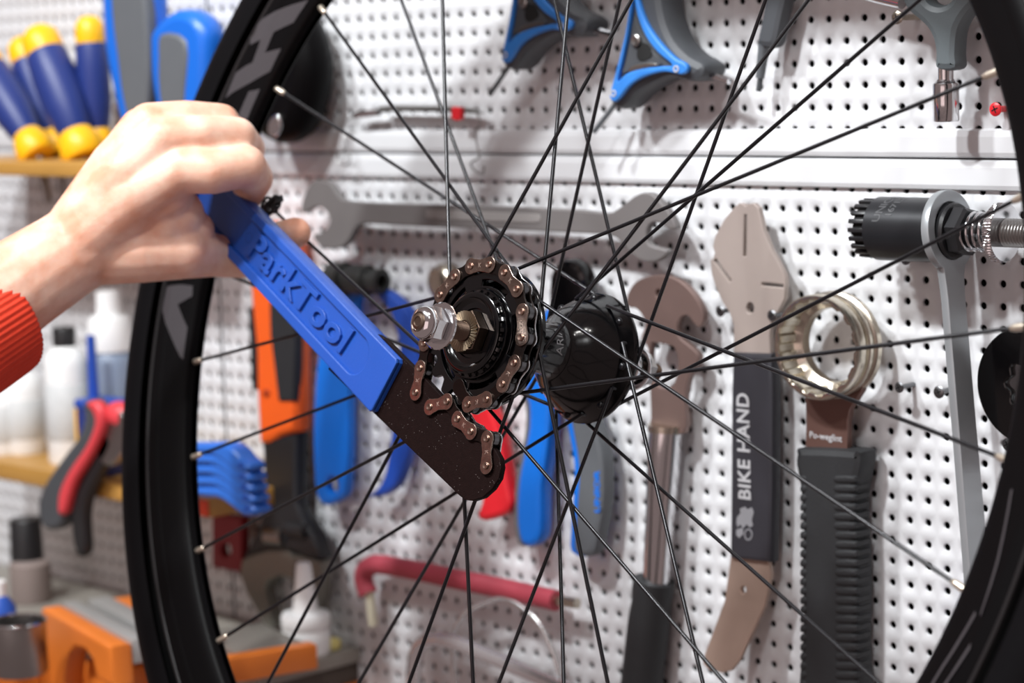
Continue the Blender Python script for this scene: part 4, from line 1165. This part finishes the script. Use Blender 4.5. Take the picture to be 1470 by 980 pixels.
link('rim', lathe('rim', [(.0186, zt - .0015), (.0197, zt - .0005), (.0190, zt + .0008), (.0178, zt)], 36, Matrix.Translation((b2.x, b2.y, 0))), M_CHROME, t, 60)
b3 = pix(6, 980, 170)
bottle(4, 980, 170, [('body', [(0, 0), (11, 0), (12, 2), (12, 34), (6, 42), (0, 42)], mat('blue_label_bottle', '2a55b0', .4)), ('cap', [(0, 41), (6, 41), (6, 52), (0, 53)], M_WHITEP)], 'blue-bodied bottle with white cap at the bottom left corner', z=ZB)
# --- black rounded tool bag hanging behind the top of the rim
t = thing('saddle_pouch', pix(400, 240, 4), 'black glossy pouch hanging on the wall behind the upper rim', 'pouch')
link('body', plate('body', [(350, 20), (400, 5), (425, 35), (439, 85), (438, 130), (424, 180), (400, 205), (370, 200), (345, 150)], 40, 30, 12, smooth_n=4), M_RIM, t, 60)
link('bright_spot', plate('bright_spot', [(386, 172), (398, 164), (402, 180), (394, 196), (384, 192)], 42, 3, 1, smooth_n=3), M_CHROME, t, 60)  # chrome piece standing in for bright reflections on the pouch

# ------------------------------------------------------------------ forearm and gripping hand
def capsule(bm, p, q, r0, r1, n=7, seg=16):
    P, Q = Vector(p), Vector(q)
    d = Q - P
    if d.length < 1e-6: d = Vector((0, 0, 1e-4))
    M = frame_z(P, d)
    L = d.length
    prof = []
    for k in range(n):
        a = -math.pi / 2 + math.pi / 2 * k / (n - 1)
        prof.append((r0 * math.cos(a), r0 * math.sin(a)))
    for k in range(n):
        a = math.pi / 2 * k / (n - 1)
        prof.append((r1 * math.cos(a), L + r1 * math.sin(a)))
    prof[0] = (0, -r0); prof[-1] = (0, L + r1)
    me = lathe('c', prof, seg, M)
    bm.from_mesh(me)
    bpy.data.meshes.remove(me)

ZH = 1300.0
def hpnt(x, y, dz): return pixz(x, y, ZH + dz)
def chain_caps(bm, pts):
    for (a, b) in zip(pts[:-1], pts[1:]):
        capsule(bm, hpnt(*a[:3]), hpnt(*b[:3]), a[3] * MM, b[3] * MM)
bm = bmesh.new()
# forearm and wrist
chain_caps(bm, [(-190, 560, -60, 33), (-60, 470, -30, 29), (30, 408, -12, 26.5), (100, 363, 0, 24.5), (140, 335, 0, 23)])
# back of the hand: fan of metacarpals
chain_caps(bm, [(118, 345, -4, 20), (190, 285, -14, 17), (262, 243, -18, 13.5)])
chain_caps(bm, [(118, 335, -2, 20), (180, 255, -13, 16.5), (236, 200, -16, 13)])
chain_caps(bm, [(118, 325, 2, 19), (168, 240, -6, 15.5), (214, 178, -8, 12)])
chain_caps(bm, [(118, 325, 10, 17), (165, 245, 8, 15), (201, 184, 6, 11.5)])
chain_caps(bm, [(130, 352, 6, 20), (200, 330, 4, 19), (250, 310, 4, 17)])
chain_caps(bm, [(170, 300, -6, 20), (235, 275, -8, 17)])
# fingers curling over the handle
chain_caps(bm, [(262, 243, -18, 13.5), (305, 246, -20, 12.6), (352, 238, -12, 11.8), (366, 256, 14, 10.4), (352, 284, 34, 9.2)])
chain_caps(bm, [(236, 200, -16, 13), (290, 194, -14, 11.2), (340, 196, -2, 11.0), (356, 214, 26, 10), (338, 250, 46, 9)])
chain_caps(bm, [(214, 178, -8, 12), (265, 170, -2, 10.2), (318, 174, 10, 10.0), (334, 192, 38, 9.2), (316, 232, 56, 8.4)])
chain_caps(bm, [(201, 184, 6, 11.5), (245, 172, 16, 9.4), (290, 178, 30, 8.6), (300, 200, 52, 8)])
# thumb: base under the index finger, then behind the handle
chain_caps(bm, [(140, 358, 4, 20), (205, 360, 2, 18), (262, 361, 6, 15.6), (306, 366, 24, 12.5), (345, 372, 36, 11), (392, 346, 30, 10.2), (424, 334, 18, 9.0)])
chain_caps(bm, [(235, 320, 0, 15), (280, 330, 10, 11)])
me = bpy.data.meshes.new('body')
bm.to_mesh(me); bm.free()
tmp = bpy.data.objects.new('tmp', me)
col.objects.link(tmp)
md = tmp.modifiers.new('r', 'REMESH'); md.mode = 'VOXEL'; md.voxel_size = 0.0014
sm = tmp.modifiers.new('s', 'SMOOTH'); sm.factor = 0.5; sm.iterations = 7
dg = bpy.context.evaluated_depsgraph_get()
body = bpy.data.meshes.new_from_object(tmp.evaluated_get(dg))
bpy.data.objects.remove(tmp)
# skin: flesh tone with redder patches and fine creases
M_SKIN = bpy.data.materials.new('skin')
M_SKIN.use_nodes = True
nt = M_SKIN.node_tree
b = nt.nodes['Principled BSDF']
tc = nt.nodes.new('ShaderNodeTexCoord')
n1 = nt.nodes.new('ShaderNodeTexNoise'); n1.inputs['Scale'].default_value = 45; n1.inputs['Detail'].default_value = 4
rp_ = nt.nodes.new('ShaderNodeValToRGB')
rp_.color_ramp.elements[0].position = 0.36; rp_.color_ramp.elements[0].color = (*srgb('dd9f82'), 1)
rp_.color_ramp.elements[1].position = 0.66; rp_.color_ramp.elements[1].color = (*srgb('f2ccb6'), 1)
nt.links.new(tc.outputs['Object'], n1.inputs['Vector'])
nt.links.new(n1.outputs['Fac'], rp_.inputs['Fac'])
nt.links.new(rp_.outputs['Color'], b.inputs['Base Color'])
n2 = nt.nodes.new('ShaderNodeTexNoise'); n2.inputs['Scale'].default_value = 420; n2.inputs['Detail'].default_value = 4
bp_ = nt.nodes.new('ShaderNodeBump'); bp_.inputs['Strength'].default_value = 0.25; bp_.inputs['Distance'].default_value = 0.0006
nt.links.new(tc.outputs['Object'], n2.inputs['Vector'])
nt.links.new(n2.outputs['Fac'], bp_.inputs['Height'])
nt.links.new(bp_.outputs['Normal'], b.inputs['Normal'])
b.inputs['Roughness'].default_value = 0.48
b.inputs['Subsurface Weight'].default_value = 0.25
b.inputs['Subsurface Radius'].default_value = (0.005, 0.002, 0.0012)
b.inputs['Subsurface Scale'].default_value = 0.7
person = solo('person', body, M_SKIN, 'bare left hand and forearm in an orange-red cuff, gripping the blue handle', 'person', smooth=180)

# ribbed cuff and sleeve
E0 = hpnt(4, 455, -14)
E1 = hpnt(-210, 588, -80)
d = (E1 - E0)
SL = d.length
ax_c = d.normalized()
FM = frame_z(E0, d, tuple(w_dir((0, 0, -1))))
seg = 240
def rib(r, z, a, j):
    return r + (0.45 * MM * math.sin(a * 60) if 0 < j < 9 else 0)
prof = [(26.5, 1.5), (28.5, 0.2), (30.4, -0.6), (31.8, 0.4), (32.4, 4), (32.8, 10), (33.2, 18), (33.6, 28), (34.5, 40), (36, 46), (40, 52), (42, 70), (43, 100), (43, SL / MM)]
cuff = link('sleeve', lathe('sleeve', mmp(prof), seg, FM, wob=rib), mat('orange_red_knit', 'dc3a1c', .8, 0, noise=.12, nscale=120, bump=.4, bscale=900), person, 180)

# black cord looped round the grip
M_CORD = mat('black_cord', '121214', .6)
random.seed(3)
cp = []
for k in range(46):
    a = k * 0.62
    cp.append(hpnt(386 + 14 * math.cos(a) + random.uniform(-3, 3) + k * .1, 296 + 13 * math.sin(a * .93) + random.uniform(-3, 3), 26 + 6 * math.sin(a * .5)))
solo('black_cord', tube('black_cord', catmull(cp, 4, False), 0.8 * MM, 6), M_CORD, 'tangle of thin black cord between the index finger and the blue handle', 'cord', smooth=60)
